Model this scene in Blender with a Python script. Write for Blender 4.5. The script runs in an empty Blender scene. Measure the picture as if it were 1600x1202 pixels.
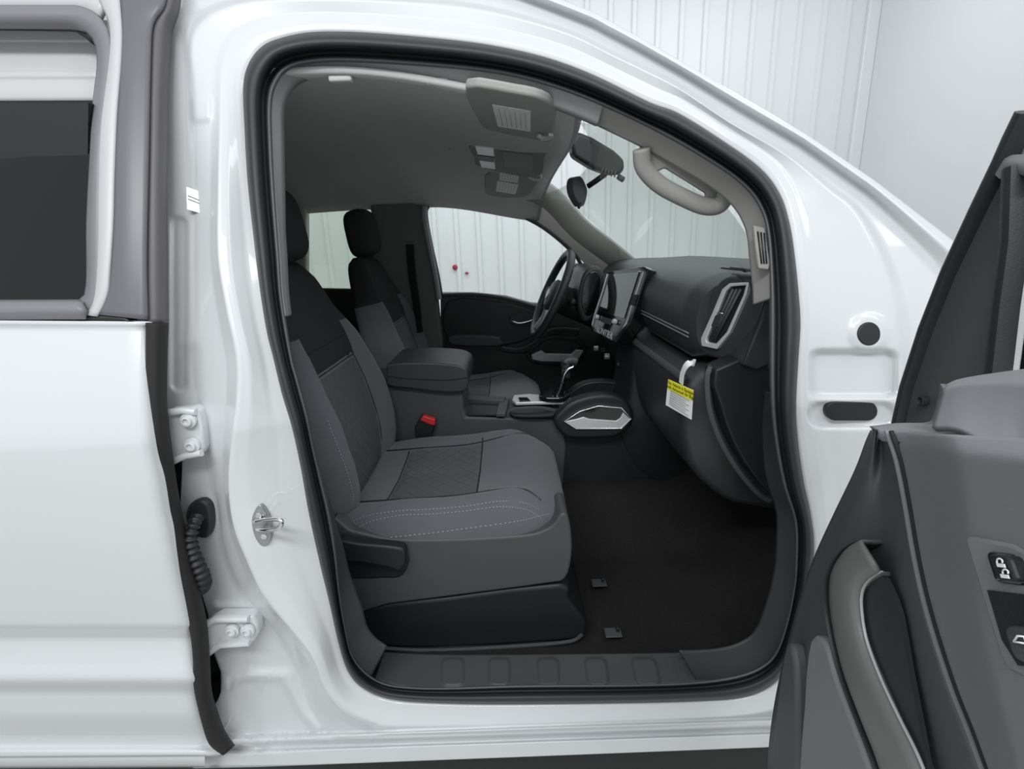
import bpy, math, random
from mathutils import Vector, Matrix
random.seed(4)
S = bpy.context.scene
COL = S.collection
V = Vector
# ------------------------------------------------------------------ camera
PITCH, ROLL, FPX = math.radians(15.4), math.radians(2.1), 790.0
CAM = V((0, -.85, 1.45))
FW = V((0, math.cos(PITCH), -math.sin(PITCH)))
U0 = V((0, math.sin(PITCH), math.cos(PITCH)))
R0 = V((1, 0, 0))
RT = math.cos(ROLL) * R0 - math.sin(ROLL) * U0
UP = math.sin(ROLL) * R0 + math.cos(ROLL) * U0
cd = bpy.data.cameras.new('camera')
cam = bpy.data.objects.new('camera', cd)
COL.objects.link(cam)
S.camera = cam
cd.sensor_width = 36
cd.lens = FPX / 1600 * 36
cd.clip_start = .02
M = Matrix.Identity(4)
for i in range(3):
    M[i][0], M[i][1], M[i][2], M[i][3] = RT[i], UP[i], -FW[i], CAM[i]
cam.matrix_world = M
# ------------------------------------------------------------------ world, lamps, exposure
W = bpy.data.worlds.new('world')
S.world = W
W.use_nodes = True
W.node_tree.nodes['Background'].inputs[0].default_value = (.93, .97, 1, 1)
W.node_tree.nodes['Background'].inputs[1].default_value = .72
S.view_settings.view_transform = 'Standard'
S.view_settings.look = 'None'
S.view_settings.exposure = -.06
S.view_settings.gamma = 1
S.view_settings.use_curve_mapping = False
def area(name, loc, target, sx, sy, power, col=(.97, .99, 1)):
    l = bpy.data.lights.new(name, 'AREA')
    l.shape = 'RECTANGLE'; l.size = sx; l.size_y = sy; l.energy = power; l.color = col
    o = bpy.data.objects.new(name, l); COL.objects.link(o)
    o.location = loc
    o.rotation_euler = (V(target) - V(loc)).to_track_quat('-Z', 'Y').to_euler()
    return o
area('ceiling_lamp_light', (-.6, -2.6, 3.9), (-.2, -.4, 1), 3.5, .6, 118)
area('ceiling_lamp_light', (2.2, -1.2, 3.9), (1.2, -.5, 1), .6, 3.0, 26)
area('ceiling_lamp_light', (0, 3.2, 3.9), (0, 4.6, 1), 6, .6, 62)
area('ceiling_lamp_light', (2.6, 2.2, 3.9), (3.0, 3.0, .5), .6, 3, 12)
# ------------------------------------------------------------------ pixel -> place helpers
def ray(x, y): return FW + (x - 800) / FPX * RT - (y - 601) / FPX * UP
def PY(x, y, Y): d = ray(x, y); return CAM + d * ((Y - CAM.y) / d.y)
def PX(x, y, X): d = ray(x, y); return CAM + d * ((X - CAM.x) / d.x)
def PZ(x, y, Z): d = ray(x, y); return CAM + d * ((Z - CAM.z) / d.z)
def PP(x, y, p0, n, off=0):
    d = ray(x, y); n = V(n)
    return CAM + d * (((V(p0) + n * off - CAM).dot(n)) / d.dot(n))
def side(z):                       # how far the cab side leans in above the belt
    return .012 * max(0, .9 - z) + (max(0, z - 1.15) ** 1.25) * .38
def PS(x, y, off=0):
    Y = off
    for _ in range(6):
        Y = side(PY(x, y, Y).z) + off
    return PY(x, y, Y)
# ------------------------------------------------------------------ materials
def mat(name, col, rough=.5, metal=0, coat=0, bump=0, bscale=200, var=0, vscale=8, spec=.5, sheen=0, coords='Object', fn=None):
    m = bpy.data.materials.new(name); m.use_nodes = True
    nt = m.node_tree; b = nt.nodes['Principled BSDF']
    b.inputs['Base Color'].default_value = (*col, 1)
    b.inputs['Roughness'].default_value = rough
    b.inputs['Metallic'].default_value = metal
    b.inputs['Coat Weight'].default_value = coat
    b.inputs['Coat Roughness'].default_value = .06
    b.inputs['Specular IOR Level'].default_value = spec
    b.inputs['Sheen Weight'].default_value = sheen
    tc = nt.nodes.new('ShaderNodeTexCoord')
    if bump:
        n = nt.nodes.new('ShaderNodeTexNoise'); n.inputs['Scale'].default_value = bscale; n.inputs['Detail'].default_value = 3
        bp = nt.nodes.new('ShaderNodeBump'); bp.inputs['Strength'].default_value = bump; bp.inputs['Distance'].default_value = .002
        nt.links.new(tc.outputs[coords], n.inputs['Vector']); nt.links.new(n.outputs['Fac'], bp.inputs['Height'])
        nt.links.new(bp.outputs['Normal'], b.inputs['Normal'])
    if var:
        n = nt.nodes.new('ShaderNodeTexNoise'); n.inputs['Scale'].default_value = vscale
        r = nt.nodes.new('ShaderNodeMapRange'); r.inputs['To Min'].default_value = 1 - var; r.inputs['To Max'].default_value = 1 + var
        mx = nt.nodes.new('ShaderNodeMix'); mx.data_type = 'RGBA'; mx.blend_type = 'MULTIPLY'; mx.inputs[0].default_value = 1
        mx.inputs[6].default_value = (*col, 1)
        nt.links.new(tc.outputs[coords], n.inputs['Vector']); nt.links.new(n.outputs['Fac'], r.inputs['Value'])
        nt.links.new(r.outputs['Result'], mx.inputs[7]); nt.links.new(mx.outputs[2], b.inputs['Base Color'])
    if fn: fn(nt, b, tc)
    return m
def glass(name, tint, gl=1.0, ior=1.45):
    m = bpy.data.materials.new(name); m.use_nodes = True
    nt = m.node_tree; nt.nodes.remove(nt.nodes['Principled BSDF'])
    out = nt.nodes['Material Output']
    t = nt.nodes.new('ShaderNodeBsdfTransparent'); t.inputs[0].default_value = (*tint, 1)
    g = nt.nodes.new('ShaderNodeBsdfGlossy'); g.inputs['Roughness'].default_value = .01
    g.inputs[0].default_value = (gl, gl, gl, 1)
    lw = nt.nodes.new('ShaderNodeLayerWeight'); lw.inputs[0].default_value = .5
    pw = nt.nodes.new('ShaderNodeMath'); pw.operation = 'POWER'; pw.inputs[1].default_value = 4.5
    f = nt.nodes.new('ShaderNodeMapRange'); f.inputs['To Min'].default_value = ((ior - 1) / (ior + 1)) ** 2 * 1.8; f.inputs['To Max'].default_value = .85
    nt.links.new(lw.outputs['Facing'], pw.inputs[0]); nt.links.new(pw.outputs[0], f.inputs['Value'])
    x = nt.nodes.new('ShaderNodeMixShader')
    nt.links.new(f.outputs[0], x.inputs[0]); nt.links.new(t.outputs[0], x.inputs[1]); nt.links.new(g.outputs[0], x.inputs[2])
    nt.links.new(x.outputs[0], out.inputs[0])
    return m
def quilt(nt, b, tc):              # diamond quilting pressed in the seat centre cloth
    s = nt.nodes.new('ShaderNodeSeparateXYZ'); nt.links.new(tc.outputs['Object'], s.inputs[0])
    def M_(op, a, c=None):
        n = nt.nodes.new('ShaderNodeMath'); n.operation = op
        for k, v in enumerate((a, c)):
            if v is None: continue
            if isinstance(v, (int, float)): n.inputs[k].default_value = v
            else: nt.links.new(v, n.inputs[k])
        return n.outputs[0]
    h = M_('ADD', s.outputs[0], s.outputs[2])
    a = M_('MULTIPLY', M_('ADD', h, s.outputs[1]), 22); c = M_('MULTIPLY', M_('SUBTRACT', h, s.outputs[1]), 22)
    def tri(v): return M_('ABSOLUTE', M_('SUBTRACT', M_('FRACT', v), .5))
    mn = M_('MINIMUM', M_('MULTIPLY', M_('SUBTRACT', .5, tri(a)), 1), M_('SUBTRACT', .5, tri(c)))
    st = M_('MINIMUM', M_('MULTIPLY', mn, 14), 1)
    n = nt.nodes.new('ShaderNodeTexNoise'); n.inputs['Scale'].default_value = 420
    nt.links.new(tc.outputs['Object'], n.inputs['Vector'])
    hh = M_('ADD', st, M_('MULTIPLY', n.outputs['Fac'], .5))
    bp = nt.nodes.new('ShaderNodeBump'); bp.inputs['Strength'].default_value = .6; bp.inputs['Distance'].default_value = .0025
    nt.links.new(hh, bp.inputs['Height']); nt.links.new(bp.outputs[0], b.inputs['Normal'])
WHITE = mat('white_paint', (.645, .66, .675), .35, coat=.8, var=.012, vscale=3)
WSHADE = mat('white_primer', (.74, .76, .77), .5, var=.03, vscale=6)
RUB = mat('black_rubber', (.024, .025, .028), .5, bump=.15, bscale=500, spec=.45)
RUBS = mat('satin_rubber', (.085, .086, .098), .42, bump=.1, bscale=600, spec=.6)
BLK = mat('black_plastic', (.012, .013, .014), .48, bump=.12, bscale=900)
DASHM = mat('dash_black', (.035, .038, .039), .42, bump=.25, bscale=1100, spec=.5)
DGR = mat('charcoal_plastic', (.060, .063, .065), .5, bump=.25, bscale=900)
TRIM = mat('grey_trim', (.33, .325, .33), .6, bump=.15, bscale=700)
LINER = mat('headliner_cloth', (.60, .60, .59), .95, bump=.25, bscale=900, spec=.2)
PILLAR = mat('pillar_trim', (.30, .295, .28), .6, bump=.1, bscale=700)
FAB = mat('seat_cloth', (.105, .108, .122), .85, bump=.5, bscale=800, spec=.3, sheen=.15)
FABD = mat('dark_seat_cloth', (.028, .029, .030), .9, bump=.4, bscale=800, spec=.25)
FABQ = mat('quilted_seat_cloth', (.092, .095, .104), .9, spec=.3, fn=quilt)
STI = mat('grey_thread', (.28, .28, .31), .8, var=.1)
SEAM = mat('seam_black', (.012, .012, .014), .8, var=.1)
CARP = mat('carpet', (.022, .022, .021), 1, bump=1, bscale=500, var=.5, vscale=260, spec=.1)
SILV = mat('satin_silver', (.66, .67, .68), .38, metal=.35, var=.04)
CHR = mat('chrome', (.85, .86, .88), .12, metal=1, var=.02)
GLB = mat('gloss_black', (.008, .008, .009), .08, coat=.5, var=.05)
SCR = mat('screen_glass', (.02, .022, .022), .04, coat=1, var=.02, spec=1)
PAPER = mat('white_label', (.86, .88, .86), .6, var=.03)
YEL = mat('yellow_label', (.86, .80, .02), .6, var=.02)
RED = mat('red_plastic', (.62, .03, .04), .4, var=.03)
TXT = mat('print_black', (.03, .03, .03), .7, var=.1)
SATN = mat('satin_grey_film', (.125, .122, .135), .38, var=.03, spec=.6)
FRAMEG = mat('grey_window_frame', (.20, .195, .21), .42, var=.04)
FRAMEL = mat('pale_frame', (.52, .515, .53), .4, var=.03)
DOORT = mat('door_trim_grey', (.20, .20, .215), .5, bump=.25, bscale=2200, spec=.5)
DOORD = mat('door_trim_dark', (.072, .074, .078), .5, bump=.2, bscale=2200)
DOORH = mat('door_handle_grey', (.17, .17, .166), .42, bump=.1, bscale=600)
LAMPW = mat('lamp_lens', (.9, .92, .92), .3, var=.02)
GREYP = mat('console_grey', (.155, .158, .155), .6, bump=.1, bscale=700)
GL_CL = glass('clear_glass', (.97, 1, .99), 1, 1.3)
GL_WS = glass('windshield_glass', (.88, .95, .91), 1, 1.35)
GL_RR = glass('rear_glass', (.66, .74, .66), 1, 1.35)
GL_DK = glass('privacy_glass', (.035, .045, .04), 1, 1.42)
# ------------------------------------------------------------------ object helpers
def link(o, parent=None):
    COL.objects.link(o)
    if parent:
        o.parent = parent
        o.matrix_parent_inverse = PW[parent.name].inverted()
    PW[o.name] = Matrix.Translation(o.location) if not parent else Matrix.Identity(4)
    return o
PW = {}
def mk(name, verts, faces, m, parent=None, smooth=True, bevel=0, seg=3, sub=0, solid=0, soff=0, auto=None, fm=None):
    me = bpy.data.meshes.new(name)
    me.from_pydata([tuple(v) for v in verts], [], faces)
    me.validate(); me.update()
    mats = m if isinstance(m, (list, tuple)) else [m]
    for x in mats: me.materials.append(x)
    if fm:
        for p, k in zip(me.polygons, fm): p.material_index = k
    import bmesh
    b = bmesh.new(); b.from_mesh(me); bmesh.ops.recalc_face_normals(b, faces=b.faces); b.to_mesh(me); b.free()
    if smooth:
        for p in me.polygons: p.use_smooth = True
        if auto is not None: me.set_sharp_from_angle(angle=math.radians(auto))
    o = bpy.data.objects.new(name, me)
    if solid:
        s = o.modifiers.new('s', 'SOLIDIFY'); s.thickness = solid; s.offset = soff
    if bevel:
        s = o.modifiers.new('b', 'BEVEL'); s.width = bevel; s.segments = seg; s.limit_method = 'ANGLE'; s.angle_limit = math.radians(35)
        s.harden_normals = False
    if sub:
        s = o.modifiers.new('ss', 'SUBSURF'); s.levels = sub; s.render_levels = sub
    return link(o, parent)
def thing(name, loc, label, cat, group=None):
    o = bpy.data.objects.new(name, None); o.empty_display_size = .05
    o.location = loc; o['label'] = label; o['category'] = cat
    if group: o['group'] = group
    return link(o)
def tag(o, label, cat, group=None):
    o['label'] = label; o['category'] = cat
    if group: o['group'] = group
    return o
def cr(pts, n=8, closed=False):
    pts = [V(p) for p in pts]; N = len(pts); out = []
    rng = range(N if closed else N - 1)
    for i in rng:
        if closed: a, b, c, d = pts[i - 1], pts[i], pts[(i + 1) % N], pts[(i + 2) % N]
        else: b, c = pts[i], pts[i + 1]; a = pts[i - 1] if i else b * 2 - c; d = pts[i + 2] if i + 2 < N else c * 2 - b
        for k in range(n):
            t = k / n
            out.append(.5 * ((2 * b) + (c - a) * t + (2 * a - 5 * b + 4 * c - d) * t * t + (3 * b - a - 3 * c + d) * t ** 3))
    if not closed: out.append(pts[-1].copy())
    return out
def c2(pts, n=6, closed=False): return [(p.x, p.y) for p in cr([(x, y, 0) for x, y in pts], n, closed)]
def prism(name, pts, d, m, parent=None, bevel=.004, seg=3, **k):
    d = V(d); n = len(pts); v = [V(p) for p in pts] + [V(p) + d for p in pts]
    f = [list(range(n)), list(range(2 * n - 1, n - 1, -1))] + [[i, (i + 1) % n, n + (i + 1) % n, n + i] for i in range(n)]
    k.setdefault('auto', 40)
    return mk(name, v, f, m, parent, bevel=bevel, seg=seg, **k)
def pxprism(name, px, Y, dep, m, parent=None, **k): return prism(name, [PY(x, y, Y) for x, y in px], (0, dep, 0), m, parent, **k)
def loft(name, rings, m, parent=None, closed=True, caps=True, **k):
    n = len(rings[0]); v = [p for r in rings for p in r]; f = []
    for i in range(len(rings) - 1):
        for j in range(n if closed else n - 1):
            a, b = i * n + j, i * n + (j + 1) % n
            f.append([a, b, b + n, a + n])
    if caps and closed:
        for base in (0, (len(rings) - 1) * n):
            c = sum((V(v[base + j]) for j in range(n)), V()) / n
            v.append(c); ci = len(v) - 1
            for j in range(n): f.append([base + j, base + (j + 1) % n, ci])
    return mk(name, v, f, m, parent, **k)
def tube(name, path, r, m, parent=None, seg=10, up=(0, 0, 1), flat=1.0, rfn=None, closed=False, **k):
    path = [V(p) for p in path]; rings = []; N = len(path)
    for i, p in enumerate(path):
        t = (path[(i + 1) % N] - path[i - 1]) if closed else (path[min(i + 1, N - 1)] - path[max(i - 1, 0)])
        t.normalize(); s = t.cross(V(up))
        if s.length < 1e-4: s = t.cross(V((1, 0, 0)))
        s.normalize(); w = s.cross(t).normalized(); rr = r * (rfn(i / max(1, N - 1)) if rfn else 1)
        rings.append([p + s * math.cos(a) * rr + w * math.sin(a) * rr * flat for a in [2 * math.pi * q / seg for q in range(seg)]])
    if closed: rings.append(rings[0][:])
    return loft(name, rings, m, parent, caps=not closed, **k)
def strip(name, path, w, h, nrm, m, parent=None, closed=False, **k):      # rounded flat bar; w across, h along nrm
    path = [V(p) for p in path]; rings = []; N = len(path)
    prof = [(-1, -1), (-1, .4), (-.75, .85), (0, 1), (.75, .85), (1, .4), (1, -1)]
    for i, p in enumerate(path):
        t = (path[(i + 1) % N] - path[i - 1]) if closed else (path[min(i + 1, N - 1)] - path[max(i - 1, 0)])
        t.normalize(); nn = V(nrm(p) if callable(nrm) else nrm).normalized(); s = t.cross(nn).normalized()
        rings.append([p + s * a * w / 2 + nn * b * h / 2 for a, b in prof])
    if closed: rings.append([q.copy() for q in rings[0]])
    return loft(name, rings, m, parent, caps=not closed, auto=50, **k)
def band(name, A, B, offA, offB, m, parent=None, n=8, proj=None, thick=.01, bulge=0, **k):   # surface between two pixel polylines
    proj = proj or PS
    rings = []
    for i in range(n + 1):
        t = i / n
        rings.append([proj(a[0] * (1 - t) + b[0] * t, a[1] * (1 - t) + b[1] * t, offA * (1 - t) + offB * t - bulge * math.sin(math.pi * t)) for a, b in zip(A, B)])
    return loft(name, rings, m, parent, closed=False, solid=thick, soff=0, **k)
def box(name, c, s, m, parent=None, bevel=.005, rot=None, **k):
    c = V(c); x, y, z = [q / 2 for q in s]
    v = [V((a * x, b * y, d * z)) for a in (-1, 1) for b in (-1, 1) for d in (-1, 1)]
    if rot: v = [rot @ p for p in v]
    f = [[0, 1, 3, 2], [4, 6, 7, 5], [0, 4, 5, 1], [2, 3, 7, 6], [0, 2, 6, 4], [1, 5, 7, 3]]
    return mk(name, [c + p for p in v], f, m, parent, bevel=bevel, auto=40, **k)
def resamp(pts, n):
    pts = [V((p[0], p[1], 0)) for p in pts]; L = [0]
    for a, b in zip(pts, pts[1:]): L.append(L[-1] + (b - a).length)
    out = []; k = 0
    for i in range(n):
        s = L[-1] * i / (n - 1)
        while k < len(L) - 2 and L[k + 1] < s: k += 1
        t = (s - L[k]) / max(1e-9, L[k + 1] - L[k]); q = pts[k].lerp(pts[k + 1], min(1, max(0, t))); out.append((q.x, q.y))
    return out
def sm(a, b, x):
    t = min(1, max(0, (x - a) / (b - a))); return t * t * (3 - 2 * t)
def rrect(px, py, x0, y0, x1, y1, r):      # signed distance, negative inside
    cx, cy = (x0 + x1) / 2, (y0 + y1) / 2
    qx, qy = abs(px - cx) - (x1 - x0) / 2 + r, abs(py - cy) - (y1 - y0) / 2 + r
    return math.hypot(max(qx, 0), max(qy, 0)) + min(max(qx, qy), 0) - r
def pdist(px, py, poly):
    best = 1e9
    for (ax, ay), (bx, by) in zip(poly, poly[1:]):
        dx, dy = bx - ax, by - ay; t = max(0, min(1, ((px - ax) * dx + (py - ay) * dy) / (dx * dx + dy * dy + 1e-9)))
        best = min(best, math.hypot(px - ax - dx * t, py - ay - dy * t))
    return best
def interp(x, xs, ys):
    if x <= xs[0]: return ys[0]
    for a, b, c, d in zip(xs, xs[1:], ys, ys[1:]):
        if x <= b: return c + (d - c) * (x - a) / (b - a)
    return ys[-1]
def text(name, body, p, xdir, ydir, size, m, parent, ext=.0004):
    cu = bpy.data.curves.new(name, 'FONT'); cu.body = body; cu.size = size; cu.extrude = ext; cu.materials.append(m)
    cu.align_x = 'CENTER'; cu.align_y = 'CENTER'
    o = bpy.data.objects.new(name + '_outline', cu); COL.objects.link(o)
    dg = bpy.context.evaluated_depsgraph_get(); me = bpy.data.meshes.new_from_object(o.evaluated_get(dg))
    bpy.data.objects.remove(o); me.name = name
    if not me.materials: me.materials.append(m)
    o = bpy.data.objects.new(name, me); COL.objects.link(o)
    x = V(xdir).normalized(); y = (V(ydir) - x * V(ydir).dot(x)).normalized(); z = x.cross(y)
    mm = Matrix.Identity(4)
    for i in range(3): mm[i][0], mm[i][1], mm[i][2], mm[i][3] = x[i], y[i], z[i], p[i]
    if parent:
        o.parent = parent; o.matrix_parent_inverse = PW[parent.name].inverted()
    o.matrix_basis = mm
    return o
def struct(o): o['kind'] = 'structure'; return o
# ================================================================== ROOM
def rib_mat(nt, b, tc):
    pass
WALLM = mat('painted_steel_wall', (.70, .72, .73), .42, var=.03, vscale=1.2)
XC = PY(1372, 10, 5.0).x
YB = 5.0
prof = []
x = -7.0; pitch = .238
while x < XC - .1:
    prof += [(x, 0), (x + .012, -.028), (x + .040, -.028), (x + .052, 0)]
    x += pitch
prof.append((XC, 0))
vs = []; fs = []
for (a, d) in prof: vs += [V((a, YB + d, 0)), V((a, YB + d, 4.2))]
for i in range(len(prof) - 1): fs.append([2 * i, 2 * i + 2, 2 * i + 3, 2 * i + 1])
struct(mk('wall_back', vs, fs, WALLM, smooth=False, solid=.01, soff=1))
struct(box('wall_right', (XC + .05, 1.0, 2.1), (.1, 8.2, 4.2), mat('plain_wall', (.68, .695, .715), .3, coat=.3, var=.02, vscale=.8), bevel=0))
struct(box('trim_1', (XC - .06, YB - .035, 2.1), (.12, .05, 4.19), WALLM, bevel=.01))
struct(box('floor', (0, .5, -.05), (16, 11, .1), mat('concrete_floor', (.45, .45, .43), .55, var=.25, vscale=3, bump=.2, bscale=60), bevel=0))
for i, (px, py, r) in enumerate([(711, 418, .03), (729, 427, .02)]):
    c = PY(px, py, YB - .045)
    rings = [[c + V((math.cos(a) * r * q, d, math.sin(a) * r * q * (1 if i == 0 else .7))) for a in [k * math.pi / 8 for k in range(16)]] for q, d in ((1, .03), (1, .01), (.7, 0), (.3, -.004))]
    o = loft('wall_knob', rings, mat('dark_red', (.30, .01, .04), .4, var=.3, vscale=60), None)
    tag(o, ['larger dark red round knob on the ribbed white wall', 'smaller dark red knob low on the ribbed white wall, right of the larger one'][i], 'knob')
# ================================================================== CAB BODY
cab = thing('truck_cab', (0, .9, .42), 'white pickup truck cab with its front passenger doorway open', 'truck cab')
L0 = [(424,160),(425,236),(430,320),(436,400),(441,470),(456,560),(464,590),(480,650),(490,700),(502,750),(514,800),(524,861),(531,931),(540,985),(549,1022),(570,1050),(600,1068),(640,1074),(700,1075),(816,1071),(980,1070),(1085,1066),(1156,1055),(1195,1038),(1215,1014),(1231,965),(1240,920),(1243,885),(1242,815),(1225,760),(1213,700),(1206,636),(1204,560),(1204,455),(1199,365),(1187,324),(1165,294),(1127,264),(1052,219),(977,181),(902,149),(827,125),(752,111),(640,101),(540,96),(489,98),(455,106),(435,125)]
L2 = [(380,135),(382,203),(387,287),(397,380),(407,460),(417,520),(427,560),(440,614),(456,668),(470,732),(482,800),(500,882),(514,940),(530,1010),(545,1052),(570,1078),(616,1094),(711,1100),(816,1101),(980,1099),(1085,1096),(1156,1091),(1198,1076),(1225,1050),(1245,1010),(1258,950),(1268,900),(1272,850),(1266,800),(1256,754),(1247,690),(1244,636),(1248,560),(1251,510),(1249,467),(1242,400),(1234,350),(1219,304),(1188,263),(1128,219),(1060,177),(1015,160),(940,123),(884,100),(827,83),(750,68),(650,57),(550,50),(480,51),(430,62),(405,76),(388,100)]
L4 = [(349,101),(346,135),(344,220),(342,304),(342,400),(355,480),(372,560),(372,620),(364,680),(358,740),(360,790),(368,830),(384,870),(412,930),(460,990),(490,1030),(510,1080),(540,1115),(580,1135),(620,1142),(820,1138),(1060,1129),(1200,1116),(1260,1085),(1290,1030),(1300,900),(1290,800),(1275,700),(1262,636),(1262,560),(1266,510),(1264,467),(1258,400),(1251,345),(1236,292),(1205,248),(1140,204),(1070,160),(1020,140),(945,104),(890,80),(830,62),(750,46),(650,34),(550,26),(480,26),(415,34),(372,52),(356,75)]
L5 = [(300,60),(302,135),(304,250),(304,400),(304,480),(306,560),(314,620),(322,690),(330,740),(340,790),(348,850),(364,900),(390,940),(432,990),(458,1030),(475,1070),(484,1105),(505,1140),(545,1158),(600,1163),(820,1157),(1060,1150),(1200,1140),(1310,1100),(1345,1000),(1370,900),(1392,760),(1398,680),(1400,600),(1400,540),(1393,470),(1374,400),(1337,331),(1296,297),(1229,243),(1141,192),(1060,138),(1010,112),(960,88),(880,50),(750,16),(600,2),(450,0),(380,6),(330,25)]
L6 = [(215,-60),(215,200),(215,500),(225,560),(262,640),(285,720),(282,790),(300,880),(325,960),(330,1010),(345,1050),(345,1085),(332,1108),(335,1135),(325,1165),(300,1201),(400,1199),(820,1183),(1200,1168),(1400,1150),(1480,900),(1560,600),(1560,440),(1509,391),(1431,331),(1364,280),(1262,211),(1161,152),(1060,93),(1007,62),(930,20),(850,-12),(780,-40),(700,-60),(500,-60)]
CX, CY = 820, 600
def radial(loop, smooth=True):
    pts = c2(loop, 6, True) if smooth else loop
    n = len(pts)
    an = [math.atan2(y - CY, x - CX) for x, y in pts]; rr = [math.hypot(x - CX, y - CY) for x, y in pts]
    def f(th):
        dx, dy = math.cos(th), math.sin(th); best = 0
        for i in range(n):
            ax, ay = pts[i][0] - CX, pts[i][1] - CY; bx, by = pts[(i + 1) % n][0] - CX, pts[(i + 1) % n][1] - CY
            ca, cb = dx * ay - dy * ax, dx * by - dy * bx
            if ca * cb <= 0 and ca != cb:
                t = ca / (ca - cb); r = (ax + (bx - ax) * t) * dx + (ay + (by - ay) * t) * dy
                best = max(best, r)
        return best
    return f
NA = 960
TH = [2 * math.pi * i / NA for i in range(NA)]
RL = {k: [radial(l, k != 6)(t) for t in TH] for k, l in ((0, L0), (2, L2), (4, L4), (5, L5), (6, L6))}
ridge1 = c2([(352, 1066), (362, 1058), (440, 1056), (452, 1068), (472, 1110), (496, 1140)], 4)
ridge2 = [(338, 948), (405, 947)]
ridge3 = c2([(300, 940), (335, 935), (345, 1000), (352, 1060), (350, 1100), (340, 1120)], 4)
def feat(x, y):
    o = 0
    if x > 1230 and 470 < y < 720:
        o += .018 * (1 - sm(-8, 5, rrect(x, y, 1266, 548, 1400, 622, 14)))
        o += .012 * (1 - sm(-6, 4, rrect(x, y, 1262, 628, 1400, 668, 22)))
        d = math.hypot(x - 1358, y - 520); o -= .006 * (1 - sm(24, 34, d))
    if y > 1095:
        yl = 1150 - (x - 500) * .034; k = sm(330, 350, x)
        o -= k * (.022 * sm(yl - 5, yl + 1, y) - .020 * sm(yl + 8, yl + 12, y) + .020 * sm(yl + 17, yl + 22, y))
    if x < 520 and y > 900:
        for rd, h, w in ((ridge1, .010, 13), (ridge2, .006, 10)):
            d = pdist(x, y, rd); o -= h * (1 - sm(0, w, d))
    if x < 345 and y < 900: # pressed vertical steps on the pillar beside the latch
        o += .008 * (1 - sm(-4, 4, rrect(x, y, 268, 340, 292, 610, 10)))
        o -= .006 * (1 - sm(-5, 4, rrect(x, y, 300, 150, 330, 190, 8)))
    return o
rings = []
prevn = 0
NR = 66
def left_w(th):
    d = math.degrees(th)
    return sm(108, 128, d) * (1 - sm(205, 232, d))
def bot_w(th):
    d = math.degrees(th); return sm(25, 55, d) * (1 - sm(108, 128, d))
for q in range(NR + 1):
    ring = []
    for i, th in enumerate(TH):
        r2, r4, r5, r6 = RL[2][i], RL[4][i], RL[5][i], RL[6][i]
        r4 = max(r4, r2 + 8); r5 = max(r5, r4 + 6); r6 = max(r6, r5 + 10)
        r2 -= 6
        t = q / NR
        ks = [0, .30, .60, 1]; R = [r2, r4, r5, r6]
        r = interp(t, ks, R)
        lw, bw = left_w(th), bot_w(th)
        # distance-based offsets (depth behind the side surface)
        A = interp(t, [0, .08, .16, .30, .36, .60, .66, .84, .93, 1], [.024, .017, .014, .012, .014, .004, .022, .027, .000, .006])   # A pillar and roof rail
        B = interp(t, [0, .10, .22, .30, .40, .56, .60, .64, 1], [.03, .020, -.002, -.010, .018, .040, .048, .052, .058])       # pillar behind the doorway
        Cc = interp(t, [0, .05, .26, .31, .40, 1], [.03, .015, -.002, .006, .014, .014])   # sill
        o = A * (1 - lw - bw) + B * lw + Cc * bw
        x, y = CX + r * math.cos(th), CY + r * math.sin(th)
        ring.append(PS(x, y, o + feat(x, y)))
    rings.append(ring)
rings.append([p + V((0, .05, 0)) for p in rings[-1]])
rings.insert(0, [p + V((0, .015, 0)) for p in rings[0]])
loft('side_panel', rings, WHITE, cab, caps=False)
# rubber weather seal round the doorway
def rr_ring(f, off, k0=0, k1=2, dy=0):
    return [PS(CX + (RL[k0][i] * (1 - f) + RL[k1][i] * f) * math.cos(t), CY + (RL[k0][i] * (1 - f) + RL[k1][i] * f) * math.sin(t), off) + V((0, dy, 0)) for i, t in enumerate(TH)]
sr = [rr_ring(f, o) for f, o in ((-.06, .07), (0, .035), (.08, .022), (.20, .026), (.30, .040), (.36, .026), (.42, .006), (.52, -.010), (.68, -.016), (.84, -.012), (.95, .004), (1.0, .02), (1.0, .06))]
loft('door_seal', sr, RUB, cab, caps=False)
lip = [rr_ring(f, o) for f, o in ((-.05, .06), (-.02, .030), (.06, .018), (.14, .020), (.19, .032), (.19, .06))]
loft('seal_lip', lip, RUBS, cab, caps=False)
# inner trims: light strip at the roof and pillars just inside the seal
def arc(th0, th1, f0, f1, o0, o1, name, m, n=10, extra=None, thick=.006, lastd=0):
    idx = [i for i in range(int(th0 / 360 * NA), int(th1 / 360 * NA) + 1)]
    rg = []
    for q in range(n + 1):
        t = q / n; row = []
        for i in idx:
            ii = i % NA; s = sm(0, .12, (i - idx[0]) / len(idx)) * sm(0, .12, (idx[-1] - i) / len(idx))
            px = f0 + (f1 - f0) * t
            r = RL[0][ii] - px * (s if extra is None else extra(math.degrees(TH[ii])))
            row.append(PS(CX + r * math.cos(TH[ii]), CY + r * math.sin(TH[ii]), o0 + (o1 - o0) * t))
        rg.append(row)
    if lastd: rg.append([p + V((0, lastd, 0)) for p in rg[-1]])
    return loft(name, rg, m, cab, closed=False, solid=thick, soff=0)
arc(196, 286, -4, 24, .035, .065, 'roof_rail_trim', TRIM, extra=lambda d: interp(d, [196, 212, 225, 250, 286], [.10, .22, .7, 1, 1.15]), lastd=.02)
def apx(d): return interp(d, [278, 290, 300, 312, 322, 330, 338, 345, 352, 360], [1.1, 1.15, 1.15, 1.15, 1.2, 1.2, 1.0, .95, .9, .7])
arc(280, 341, -4, 28, .035, .085, 'pillar_trim', PILLAR, extra=apx)
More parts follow.
